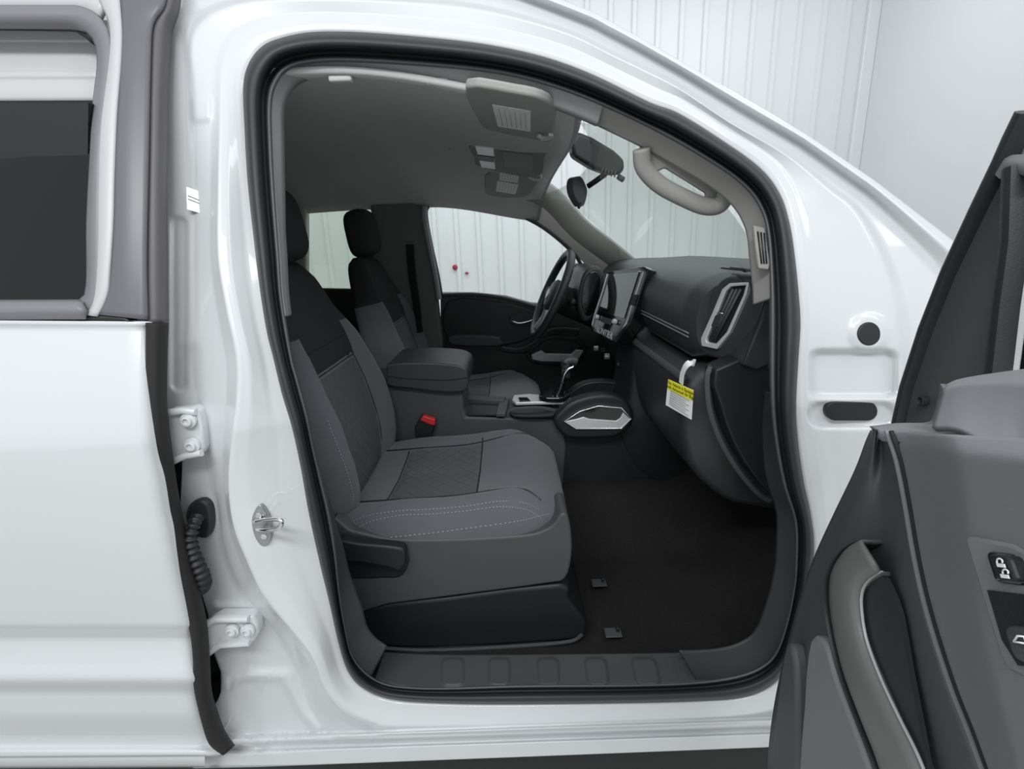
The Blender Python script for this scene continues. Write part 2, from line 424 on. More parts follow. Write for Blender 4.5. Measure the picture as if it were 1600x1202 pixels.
# lower kick trims
kick = arc(2, 60, -4, 34, .035, .07, 'kick_trim', mat('kick_black', (.022, .023, .024), .5, bump=.2, bscale=900), extra=lambda d: interp(d, [2, 20, 35, 50, 60], [.2, .8, 1.1, 1.5, 1.7]))
arc(118, 150, -4, 26, .035, .07, 'rear_kick_trim', DASHM, extra=lambda d: interp(d, [118, 126, 134, 142, 150], [2.1, 1.7, .8, .3, .1]))
# sill scuff plate with raised pads
sA = resamp(c2([(585, 1062), (640, 1074), (700, 1076), (900, 1071), (1085, 1066), (1158, 1054)], 8), 60)
sB = resamp(c2([(600, 1019), (700, 1023), (900, 1022), (1050, 1020), (1112, 1018)], 8), 60)
def padoff(x, y):
    o = 0
    for k, (a, b) in enumerate([(690, 729), (764, 801), (839, 876), (912, 950), (984, 1026), (1055, 1098)]):
        t = (y - 1024) / 50; sh = [0, 0, 3, 7, 12, 18][k] * t
        o -= .005 * (1 - sm(-3, 2, rrect(x - sh, y, a, 1028, b - 4, 1072, 10)))
    return o
rg = []
for q in range(30):
    t = q / 29
    rg.append([V(PZ(a[0] * (1 - t) + b[0] * t, a[1] * (1 - t) + b[1] * t, .512 + padoff(a[0] * (1 - t) + b[0] * t, a[1] * (1 - t) + b[1] * t) * -1)) for a, b in zip(resamp(sA, 260), resamp(sB, 260))])
sill = loft('sill_plate', rg, DGR, cab, closed=False, solid=.008, soff=-1)
# black plugs in the hinge pillar
c = [(1359 + 18 * math.cos(a), 522 + 18.5 * math.sin(a)) for a in [k * math.pi / 12 for k in range(24)]]
prism('round_plug', [PS(x, y, .0) for x, y in c], (0, .01, 0), BLK, cab, bevel=.002)
sl = [(1291 + 15 + 15 * math.cos(a), 643 + 15 * math.sin(a)) for a in [math.pi / 2 + k * math.pi / 8 for k in range(9)]] + [(1357 + 15 * math.cos(a), 643 + 15 * math.sin(a)) for a in [-math.pi / 2 + k * math.pi / 8 for k in range(9)]]
prism('slot_plug', [PS(x, y, .014) for x, y in sl], (0, .012, 0), BLK, cab, bevel=.002)
# pillar sticker
st = [PS(x, y, .036) for x, y in ((291, 292), (314, 300), (319, 335), (292, 327))]
so = prism('pillar_sticker', st, (0, .003, 0), PAPER, cab, bevel=0)
so['label'] = 'small white printed sticker'
for k in range(2):
    a, b = PS(294, 306 + k * 5, .0355), PS(314, 314 + k * 5, .0355)
    tube('print_line', [a, b], .0006, TXT, so, seg=5)
# door striker
METD = mat('striker_steel', (.42, .43, .44), .3, metal=.8, var=.1)
stk = prism('door_striker', [PS(x, y, -.004) for x, y in c2([(406, 790), (418, 808), (423, 830), (421, 848), (409, 854), (397, 838), (393, 815), (397, 800)], 4, True)], (0, .012, 0), METD, cab, bevel=.002)
for (x, y) in ((405, 805), (413, 838)):
    cc = PS(x, y, -.006)
    loft('bolt', [[cc + V((math.cos(a) * r, d, math.sin(a) * r)) for a in [k * math.pi / 3 for k in range(6)]] for r, d in ((.006, .004), (.006, -.003), (.004, -.004))], CHR, stk, smooth=False)
hp = cr([PS(398, 815, -.004), PS(418, 812, -.02), PS(436, 812, -.035), PS(440, 818, -.038), PS(434, 826, -.035), PS(416, 828, -.02), PS(400, 827, .0)], 6)
tube('latch_loop', hp, .0042, CHR, stk, seg=10, up=(0, 0, 1))
# carpet, floor and firewall
fl = []
nx, ny = 50, 40
for i in range(nx + 1):
    row = []
    for j in range(ny + 1):
        X = -1.5 + 2.6 * i / nx; Y = .10 + 1.60 * j / ny
        z = .47 + .42 * sm(.52, 1.0, X) + .16 * sm(.58, .74, Y) * (1 - sm(1.06, 1.2, Y)) + .008 * math.sin(X * 31) * math.cos(Y * 23)
        z += .035 * (1 - sm(.10, .16, Y)) 
        row.append(V((X, Y, z)))
    fl.append(row)
carpet = loft('carpet', fl, CARP, cab, closed=False, solid=.02, soff=-1)
box('firewall', (1.0, .9, .95), (.05, 1.5, .75), BLK, cab, bevel=.01)
box('rear_wall', (-1.5, .9, 1.1), (.05, 1.6, 1.3), FABD, cab, bevel=.01)
for (x, y, Y) in ((936, 911, .34), (958, 989, .22)):
    p = PZ(x, y, .492)
    k = box('mat_hook', p, (.042, .032, .004), DGR, cab, bevel=.0015)
    box('hook_post', p + V((.012, .006, .007)), (.008, .014, .012), BLK, k, bevel=.002)
# headliner
hl = []
def roofz(X, Y):
    s = (Y - .9) / .75
    base = 1.81 - .10 * s * s - .145 * abs(s) ** 6 if s > 0 else 1.81 - .02 * s * s
    return base - .085 * sm(-.35, .25, X) - .03 * sm(-.6, -1.5, X)
for i in range(45):
    row = []
    for j in range(41):
        Y = .255 + 1.335 * j / 40
        Xf = .13 + .06 * (1 - ((Y - .9) / .75) ** 2)
        X = -1.5 + (Xf + 1.5) * i / 44
        row.append(V((X, Y, roofz(X, Y))))
    hl.append(row)
loft('headliner', hl, LINER, cab, closed=False, solid=.012, soff=-1)
prism('roof_skin', [V((-1.6, .45, 1.84)), V((.05, .5, 1.83)), V((.05, 1.35, 1.83)), V((-1.6, 1.4, 1.84))], (0, 0, .01), WHITE, cab, bevel=0)
strip('header_trim', cr([hl[-1][j] for j in range(0, 41, 4)], 4), .03, .012, (0, 0, -1), TRIM, cab)
# far A pillar
fa = cr([V((.02, 1.50, 1.70)), V((.17, 1.46, 1.655)), PY(905, 358, 1.48), PY(950, 393, 1.50), PY(990, 425, 1.54)], 8)
strip('driver_pillar_trim', fa, .10, .03, (-.55, -.75, -.1), PILLAR, cab)
# far side window surround : pillar between the two driver side windows
YF = 1.60
fb = [(654, 330), (668, 322), (676, 360), (684, 410), (692, 462), (696, 560), (620, 560), (590, 460), (580, 318), (640, 300)]
pxprism('center_pillar_trim', [(636, 310), (662, 326), (668, 372), (676, 420), (684, 470), (700, 620), (610, 620), (582, 450), (579, 318)], 1.56, .05, mat('driver_pillar_grey', (.13, .13, .125), .6, bump=.1), cab, bevel=.01)
pxprism('rear_side_trim', [(380, 300), (478, 300), (478, 455), (470, 500), (380, 520)], 1.56, .05, LINER, cab, bevel=.01)
pxprism('upper_side_trim', [(400, 240), (700, 262), (858, 290), (850, 318), (800, 318), (740, 313), (668, 311), (470, 309), (400, 309)], 1.57, .03, LINER, cab, bevel=.004)
pxprism('window_upper_trim', [(660, 318), (700, 300), (860, 290), (905, 335), (955, 378), (1000, 412), (1000, 440), (925, 430), (912, 410), (885, 383), (852, 356), (820, 338), (785, 325), (740, 319), (668, 319)], 1.60, .02, PILLAR, cab, bevel=.003)
strip('window_side_trim', cr([PY(x, y, 1.555) for x, y in ((664, 322), (663, 340), (670, 380), (680, 430), (686, 468))], 5), .022, .02, (0, -1, 0), TRIM, cab)
# windshield
ws = []
cn = [PY(905, 190, .24), PY(1200, 428, .2), PY(975, 420, 1.53), PY(846, 306, 1.46)]
for i in range(13):
    t = i / 12; row = []
    for j in range(17):
        s = j / 16
        a = cn[0].lerp(cn[1], t); b = cn[3].lerp(cn[2], t); p = a.lerp(b, s)
        p += V((.16 * 4 * s * (1 - s) * .6 + .03 * 4 * t * (1 - t), 0, 0.05 * 4 * t * (1 - t)))
        row.append(p)
    ws.append(row)
loft('windshield', ws, GL_WS, cab, closed=False)
# defroster vent on the near pillar
pv = prism('pillar_vent', [PS(x, y, .028) for x, y in ((1178, 352), (1196, 356), (1204, 412), (1202, 422), (1186, 420), (1181, 385))], (0, .012, 0), PILLAR, cab, bevel=.003)
for k in range(3):
    a, b = PS(1184 + k * 5, 362 + k, .027), PS(1190 + k * 4, 412, .027)
    tube('vent_slat', [a, b], .0016, BLK, pv, seg=6)
# grab handle on the near pillar
gp = cr([PY(1002, 233, .22), PY(1006, 262, .23), PY(1030, 288, .235), PY(1066, 308, .235), PY(1100, 322, .235), PY(1124, 320, .23), PY(1136, 302, .22)], 8)
gh = tube('grab_handle', gp, .0175, PILLAR, cab, seg=14, up=(0, 1, 0), flat=.8)
prism('handle_base', [PY(x, y, .235) for x, y in ((1000, 228), (1040, 246), (1100, 282), (1140, 306), (1120, 330), (1100, 318), (1104, 302), (1040, 262), (1028, 268), (1004, 262))], (0, .012, 0), PILLAR, gh, bevel=.004)
# headliner clips near the doorway
for (x0, y0) in ((515, 122), (665, 127)):
    box('coat_hook', PY(x0 + 18, y0 + 2, .27), (.045, .02, .012), LINER, cab, bevel=.004)
# overhead console
oc = thing('overhead_console', PZ(790, 245, 1.70), 'dark grey overhead console between the visors with map lamps', 'overhead console')
def CE(x, y, dz=0):     # point on the headliner underside seen at a pixel
    d = ray(x, y); d = d / d.y; t = 1.04
    while t < 2.6:
        p = CAM + d * t
        if p.z >= roofz(p.x, p.y) - dz: break
        t += .02
    a, b = t - .02, t
    for _ in range(14):
        m_ = (a + b) / 2; p = CAM + d * m_
        if p.z >= roofz(p.x, p.y) - dz: b = m_
        else: a = m_
    return CAM + d * b
def set_plane(a, b, c, dz):
    global CPL
    p, q_, r_ = CE(*a, dz), CE(*b, dz), CE(*c, dz); n = (q_ - p).cross(r_ - p).normalized()
    CPL = (p, n if n.z < 0 else -n)
def CP(x, y, off=0): return PP(x, y, CPL[0], CPL[1], off)
def ceil_plate(name, px, dz, th, m, parent, **k):      # dz: how far under the mounting plane
    return prism(name, [CP(x, y, dz) for x, y in px], -CPL[1] * th, m, parent, **k)
set_plane((745, 232), (845, 240), (760, 268), .004)
ceil_plate('housing', c2([(738, 222), (846, 232), (850, 248), (838, 278), (752, 262), (742, 248)], 3, True), .014, .030, GREYP, oc, bevel=.004)
lamp = ceil_plate('map_lamp', [(742, 229), (771, 232), (774, 265), (752, 262)], .018, .01, LAMPW, oc, bevel=.002)
ceil_plate('lamp_switch', [(746, 243), (772, 246), (772, 254), (749, 251)], .020, .006, BLK, lamp, bevel=.001)
ceil_plate('glasses_holder', c2([(784, 237), (834, 244), (832, 268), (788, 262)], 1, True), .018, .012, mat('console_pale_grey', (.19, .195, .19), .6, bump=.1), oc, bevel=.003)
ceil_plate('microphone_grille', [(688, 204), (707, 213), (710, 224), (702, 236)], .010, .010, TRIM, cab, bevel=.002)
VIS = mat('visor_cloth', (.36, .37, .35), .9, bump=.2)
def visor(px, lbls, clip, label, pl, name='sun_visor'):
    c = CE(px[0][0], px[0][1], .02)
    v = thing(name, c, label, 'sun visor', 'sun visors folded against the headliner')
    set_plane(*pl, .016)
    ceil_plate('visor_board', c2(px, 3, True), .0, .018, VIS, v, bevel=.007)
    for l in lbls:
        o = ceil_plate('warning_label', l, .0012, .001, PAPER, v, bevel=0)
        o['label'] = 'white printed warning label'
        for t in (.16, .3, .44, .58, .72, .86):
            a = CP(*[l[0][q] * (1 - t) + l[1][q] * t for q in (0, 1)], .0014); b = CP(*[l[3][q] * (1 - t) + l[2][q] * t for q in (0, 1)], .0014)
            tube('print_line', [a.lerp(b, .1), a.lerp(b, .9)], .0007, mat('grey_print', (.45, .46, .44), .8, var=.02) if 'grey_print' not in bpy.data.materials else bpy.data.materials['grey_print'], o, seg=4)
    x, y = clip
    k = tube('visor_clip', cr([CP(x - 9, y - 3, .006), CP(x, y + 2, .012), CP(x + 10, y, .010), CP(x + 10, y - 6, .004)], 4), .006, SILV, v, seg=8)
visor([(727, 138), (800, 146), (846, 156), (868, 172), (867, 190), (860, 222), (842, 220), (765, 204), (748, 190)], [[(769, 164), (829, 174), (829, 206), (778, 198)]], (850, 214), 'nearer sun visor with one large white warning label, beside the open doorway', ((735, 150), (860, 180), (770, 206)))
visor([(763, 268), (812, 272), (842, 276), (838, 290), (826, 306), (800, 310), (768, 308), (758, 300)], [[(781, 269), (811, 273), (809, 286), (780, 282)], [(777, 283), (810, 289), (805, 304), (775, 299)]], (834, 278), 'farther sun visor with two small white warning labels, on the driver side', ((765, 272), (838, 280), (775, 306)))
# rear view mirror
rm = thing('rear_view_mirror', PY(905, 240, .9), 'black rear view mirror hanging from its sensor housing on the windshield', 'rear view mirror')
hs = [PY(x, y, .86) for x, y in ((893, 225), (902, 205), (925, 214), (960, 235), (976, 250), (976, 265), (968, 274), (950, 272), (925, 262), (896, 244))]
prism('sensor_housing', hs, (0, .10, .01), BLK, rm, bevel=.012)
for k in range(5):
    a = PY(942 + 5 * k, 262 + 1.5 * k, .852); b = PY(940 + 5 * k, 271 + 1.5 * k, .852)
    tube('vent_rib', [a, b], .0025, DGR, rm, seg=6)
tube('mirror_arm', [PY(946, 272, .9), PY(932, 282, .92), PY(919, 291, .94)], .009, BLK, rm)
tube('toggle', [PY(966, 276, .88), PY(974, 281, .87)], .009, DGR, rm)
mp = [PY(x, y, .97) for x, y in c2([(898, 278), (908, 276), (915, 288), (918, 300), (914, 318), (908, 322), (898, 306), (895, 290)], 3, True)]
prism('mirror_head', mp, (-.02, .02, 0), DGR, rm, bevel=.008)
tube('mirror_lever', [PY(908, 318, .96), PY(904, 325, .95)], .005, BLK, rm)
# ================================================================== REAR DOOR (closed, near side)
rd = thing('rear_door', (-.75, .0, .45), 'closed white rear door with dark tinted window, left of the open doorway', 'door')
EL = [(232,505),(232,560),(233,620),(240,700),(250,750),(258,800),(266,835),(278,900),(292,955),(302,1000),(305,1030),(307,1070),(314,1110),(325,1150),(334,1165),(345,1182)]
ELs = resamp(c2(EL, 6), 150)
rg = []
for i in range(60):
    t = i / 59; row = []
    for (ex, ey) in ELs:
        x = ex * t + (-480) * (1 - t)
        yl = interp(ey, [505, 985, 1070, 1182], [498, 985, 1072, 1188])
        y = ey * t + yl * (1 - t)
        o = -.030 - .030 * math.sin(math.pi * min(1, max(0, (y - 480) / 560)) * .9)
        o += .000 + .020 * sm(975, 1000, y) * 1 - .030 * sm(985, 1075, y)
        o += .022 * sm(1060, 1085, y) + .02 * sm(1110, 1165, y) - .014 * sm(1166, 1174, y)
        o += .012 * sm(.965, 1, t) ** 2
        o += -.012 * (1 - sm(500, 515, y))
        row.append(PS(x, y, o))
    rg.append(row)
rg.append([p + V((0, .03, 0)) for p in rg[-1]])
rg = [[r[0] + V((0, .03, 0))] + r + [r[-1] + V((0, .04, 0))] for r in rg]
loft('outer_panel', rg, WHITE, rd, closed=False)
# edge seal
SA = [(232,505),(232,560),(233,620),(240,700),(250,750),(258,800),(266,835),(278,900),(292,955),(301,990),(305,1030),(306,1070),(314,1110),(325,1150),(334,1165),(351,1177)]
SB = [(259,505),(257,560),(257,640),(268,730),(274,770),(281,805),(290,845),(301,890),(311,935),(319,972),(324,1030),(327,1080),(336,1112),(347,1142),(355,1156),(364,1168)]
a, b = resamp(c2(SA, 6), 120), resamp(c2(SB, 6), 120)
band('edge_seal', a, b, -.03, -.005, mat('edge_rubber', (.012, .011, .010), .75, bump=.1), rd, n=6, bulge=.012, thick=.01)
# upper part: satin film pillar, frame strips, glass
def vs_(pts): return resamp(c2(pts, 5), 70)
band('upper_seal', vs_([(262,-30),(258,10),(240,40),(236,100),(233,250),(230,400),(231,506)]), vs_([(282,-30),(276,15),(268,40),(265,60),(259,150),(257,300),(258,400),(259,506)]), -.012, .012, mat('upper_rubber', (.10, .095, .105), .5, var=.1), rd, n=8, bulge=.014)
band('pillar_film', vs_([(186,-30),(190,30),(191,60),(186,150),(180,250),(178,350),(170,440),(152,492)]), vs_([(262,-30),(258,10),(240,40),(236,100),(233,250),(230,400),(232,500)]), -.026, -.022, SATN, rd, n=6, bulge=.004)
band('frame_pale_strip', vs_([(150,-30),(158,0),(172,30),(176,60),(172,110),(160,200),(157,300),(156,400),(150,470),(136,494)]), vs_([(186,-30),(190,20),(191,60),(189,110),(184,180),(180,280),(178,350),(172,430),(168,462),(152,494)]), -.02, -.028, FRAMEL, rd, n=6, bulge=.006)
band('frame_rubber_strip', vs_([(-480,40),(60,42),(125,46),(145,56),(155,78),(156,110),(150,160),(145,250),(140,350),(140,440),(132,470),(110,472)]), vs_([(-480,12),(60,12),(130,14),(158,30),(172,55),(174,90),(168,150),(159,240),(157,330),(156,420),(150,476),(136,494)]), -.004, -.022, FRAMEG, rd, n=8, bulge=.008)
band('roof_frame', vs_([(-480,12),(60,12),(130,14),(158,28)]), vs_([(-480,-60),(60,-60),(150,-60),(200,-60)]), -.02, .0, FRAMEL, rd, n=4)
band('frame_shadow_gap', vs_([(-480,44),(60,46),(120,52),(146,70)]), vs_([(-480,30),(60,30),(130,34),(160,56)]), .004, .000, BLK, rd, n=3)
band('belt_moulding', vs_([(-480,474),(130,472)]), vs_([(-480,498),(136,496)]), -.026, -.03, FRAMEG, rd, n=6, bulge=.012)
band('belt_seam', vs_([(-480,496),(136,494),(200,503),(236,508)]), vs_([(-480,501),(136,500),(200,508),(236,512)]), -.024, -.026, BLK, rd, n=3)
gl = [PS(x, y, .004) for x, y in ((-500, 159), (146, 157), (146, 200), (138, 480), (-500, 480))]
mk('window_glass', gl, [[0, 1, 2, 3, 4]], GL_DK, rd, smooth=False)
band('upper_pale_panel', resamp([(-500, 30), (170, 34)], 30), resamp([(-500, 128), (170, 126)], 30), .05, .035, FRAMEL, rd, n=8, bulge=-.012)  # opaque pale panel filling the opening above the glass edge
band('pale_panel_lip', resamp([(-500, 126), (170, 124)], 30), resamp([(-500, 162), (170, 160)], 30), .030, .03, FRAMEL, rd, n=5, bulge=.004)  # second pale strip along the panel's lower edge
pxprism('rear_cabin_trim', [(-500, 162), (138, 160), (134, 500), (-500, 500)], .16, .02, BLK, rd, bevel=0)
# hinges
def bracket(px, off, name='hinge'):
    return prism(name, [PS(x, y, off) for x, y in px], (0, .03, 0), WHITE, rd, bevel=.006)
h1 = bracket([(258, 642), (300, 637), (308, 642), (314, 665), (318, 700), (312, 714), (290, 716), (268, 726)], .018)
strip('hinge_rib', [PS(258, 646, .016), PS(285, 642, .012), PS(306, 644, .014)], .012, .012, (0, -1, 0), WHITE, h1)
strip('hinge_rib', [PS(264, 724, .016), PS(290, 712, .012), PS(315, 708, .014)], .012, .012, (0, -1, 0), WHITE, h1)
h2 = bracket([(321, 974), (340, 964), (394, 964), (402, 975), (403, 990), (396, 1004), (385, 1009), (345, 1011), (324, 1026)], .020)
strip('hinge_rib', [PS(321, 976, .016), PS(338, 968, .014), PS(388, 968, .014)], .012, .012, (0, -1, 0), WHITE, h2)
strip('hinge_rib', [PS(326, 1022, .016), PS(345, 1008, .014), PS(390, 1005, .014)], .010, .012, (0, -1, 0), WHITE, h2)
for hh, bs, slot in ((h1, ((293, 658), (299, 697)), 1), (h2, ((362, 987), (386, 987)), 0)):
    for x, y in bs:
        cc = PS(x, y, .012)
        bo = loft('hinge_bolt', [[cc + V((math.cos(a) * r, d, math.sin(a) * r)) for a in [k * math.pi / 8 for k in range(16)]] for r, d in ((.014, .006), (.014, .000), (.009, -.001), (.009, -.006), (.006, -.007), (.006, -.003), (.001, -.003))], WHITE, hh, auto=40)
# wiring boot
bp_ = c2([(300, 786), (316, 783), (328, 795), (330, 825), (322, 842), (304, 838), (290, 815), (291, 796)], 4, True)
prism('harness_grommet', [PS(x, y, .036) for x, y in bp_], (0, .02, 0), RUB, rd, bevel=.006)
path = cr([PS(309, 808, .02), PS(302, 822, .0), PS(297, 842, -.008), PS(300, 862, -.008), PS(307, 882, -.006), PS(314, 900, .0), PS(316, 915, .01), PS(310, 925, .02)], 14)
N_ = len(path)
tube('wire_boot', path, .0115, BLK, rd, seg=16, up=(0, 1, 0), rfn=lambda t: (1.0 + .26 * math.sin(t * 2 * math.pi * 15)) * (.8 + .5 * t if t < .85 else 1.2 - 3 * (t - .85)))
# black sheet drawn for the shade in the gap behind the door edge
pxprism('gap_shade', [(190, 575), (330, 575), (360, 700), (350, 1000), (380, 1190), (190, 1190)], .11, .03, BLK, cab, bevel=0)
# sill / rocker under rear door is part of the cab
rk = []
for i in range(40):
    X = -480 + 800 * i / 39
    rk.append([PS(X, yy + (X - 400) * -.005, oo) for yy, oo in ((1150, .03), (1165, .0), (1176, -.01), (1188, -.012), (1197, .0), (1199, .04))])
loft('rocker_panel', rk, WHITE, cab, closed=False)
box('underbody', (-.2, .85, .26), (3.6, 1.56, .24), BLK, cab, bevel=.02)
# ================================================================== FAR SIDE DOORS
fd = thing('front_door', (0, 1.62, .6), 'closed driver side door on the far side, black trim with silver handle', 'door')
YD = 1.60
pxprism('trim_panel', [(688, 458), (740, 458), (790, 463), (830, 474), (900, 480), (960, 470), (990, 420), (1100, 600), (1000, 800), (690, 760)], YD, .06, DASHM, fd, bevel=.006)
strip('trim_edge', cr([PY(x, y, YD - .01) for x, y in ((690, 461), (740, 460), (790, 466), (830, 477), (850, 482))], 5), .014, .012, (0, -1, 0), DGR, fd)
pxprism('upper_insert', c2([(700, 470), (780, 472), (835, 488), (840, 520), (790, 540), (702, 534)], 3, True), YD - .012, .02, BLK, fd, bevel=.006)
pxprism('armrest', c2([(700, 530), (710, 525), (772, 526), (783, 533), (780, 541), (710, 540)], 3, True), YD - .06, .07, DGR, fd, bevel=.008)
st2 = tube('door_handle', cr([PY(800, 502, YD - .03), PY(812, 505, YD - .035), PY(832, 501, YD - .035)], 5), .006, CHR, fd)
pxprism('handle_cup', c2([(797, 494), (812, 490), (835, 494), (835, 508), (812, 510), (798, 506)], 3, True), YD - .018, .02, BLK, fd, bevel=.003)
band('lower_sweep', resamp(c2([(783, 541), (810, 544), (835, 532), (856, 515), (880, 512), (905, 514)], 5), 40), resamp(c2([(780, 548), (812, 552), (840, 542), (860, 524), (882, 520), (905, 522)], 5), 40), YD - .04, YD - .03, DGR, fd, n=4, proj=lambda x, y, o: PY(x, y, o), thick=.01)
RING1 = [(826, 553), (845, 534), (864, 529), (900, 532), (912, 546), (905, 560), (890, 566), (846, 565), (832, 562)]
def ringmesh(name, outer, inner, Y, m, parent, th=.012, n=4, bevel=.003, dy=0):
    n_ = len(outer); v = [PY(x, y, Y) for x, y in outer] + [PY(x, y, Y + dy) for x, y in inner]
    v += [p + V((0, th, 0)) for p in v]; N = n_; f = []
    for i in range(N):
        j = (i + 1) % N
        f += [[i, j, N + j, N + i], [2 * N + i, 3 * N + i, 3 * N + j, 2 * N + j], [i, 2 * N + i, 2 * N + j, j], [N + i, N + j, 3 * N + j, 3 * N + i]]
    return mk(name, v, f, m, parent, bevel=bevel, auto=40)
def scale2(pts, sx, sy, cx=None, cy=None):
    cx = cx if cx is not None else sum(p[0] for p in pts) / len(pts); cy = cy if cy is not None else sum(p[1] for p in pts) / len(pts)
    return [(cx + (x - cx) * sx, cy + (y - cy) * sy) for x, y in pts]
ringmesh('pocket_bezel', scale2(RING1, 1.12, 1.25), scale2(RING1, .97, .97), YD - .05, BLK, fd, th=.05)
pxprism('pocket_insert', [(830, 555), (846, 548), (852, 553), (893, 554), (900, 547), (912, 548), (905, 560), (890, 566), (846, 565), (832, 562)], YD - .055, .03, SILV, fd, bevel=.003)
# window of that door
wv = [PY(x, y, 1.60) for x, y in ((664, 326), (672, 318), (740, 320), (800, 330), (850, 355), (890, 388), (915, 410), (918, 470), (840, 472), (692, 462))]
mk('window_glass', wv, [list(range(len(wv)))], GL_CL, fd, smooth=False)
wf = cr([PY(x, y, 1.585) for x, y in ((690, 466), (684, 430), (674, 385), (666, 340), (668, 324), (680, 319), (740, 320), (785, 327), (820, 340), (852, 358), (885, 385), (905, 408), (915, 440), (917, 470))], 6)
strip('window_frame', wf, .016, .02, (0, -1, 0), BLK, fd)
prism('mirror_shell', [PY(x, y, 1.68) for x, y in c2([(896, 416), (908, 413), (914, 424), (912, 452), (900, 466), (890, 462)], 3, True)], (-.02, .14, 0), FRAMEG, fd, bevel=.01)
# far rear door
fr = thing('rear_door', (-.9, 1.62, .6), 'closed far rear door with a pale window seen behind the seats', 'door')
pxprism('trim_panel', [(380, 452), (590, 455), (600, 700), (380, 700)], 1.60, .06, BLK, fr, bevel=.01)
wv = [PY(x, y, 1.61) for x, y in ((478, 316), (575, 318), (582, 330), (586, 455), (478, 455))]
mk('window_glass', wv, [list(range(len(wv)))], GL_RR, fr, smooth=False)
strip('window_frame', [PY(476, 314, 1.59), PY(560, 315, 1.59), PY(578, 318, 1.59), PY(584, 335, 1.59), PY(586, 455, 1.59)], .012, .02, (0, -1, 0), BLK, fr)
strip('belt_trim', [PY(470, 452, 1.58), PY(590, 454, 1.58)], .014, .02, (0, -1, 0), DGR, fr)
# seat belt on far pillar
sb = tag(strip('seat_belt', cr([PY(640, 382, 1.5), PY(644, 430, 1.5), PY(650, 470, 1.49), PY(655, 520, 1.46)], 5), .05, .004, (-.6, -.8, 0), mat('belt_webbing', (.02, .02, .021), .8, bump=.3, bscale=900)), 'black seat belt webbing hanging beside the driver seat on the far pillar', 'seat belt')
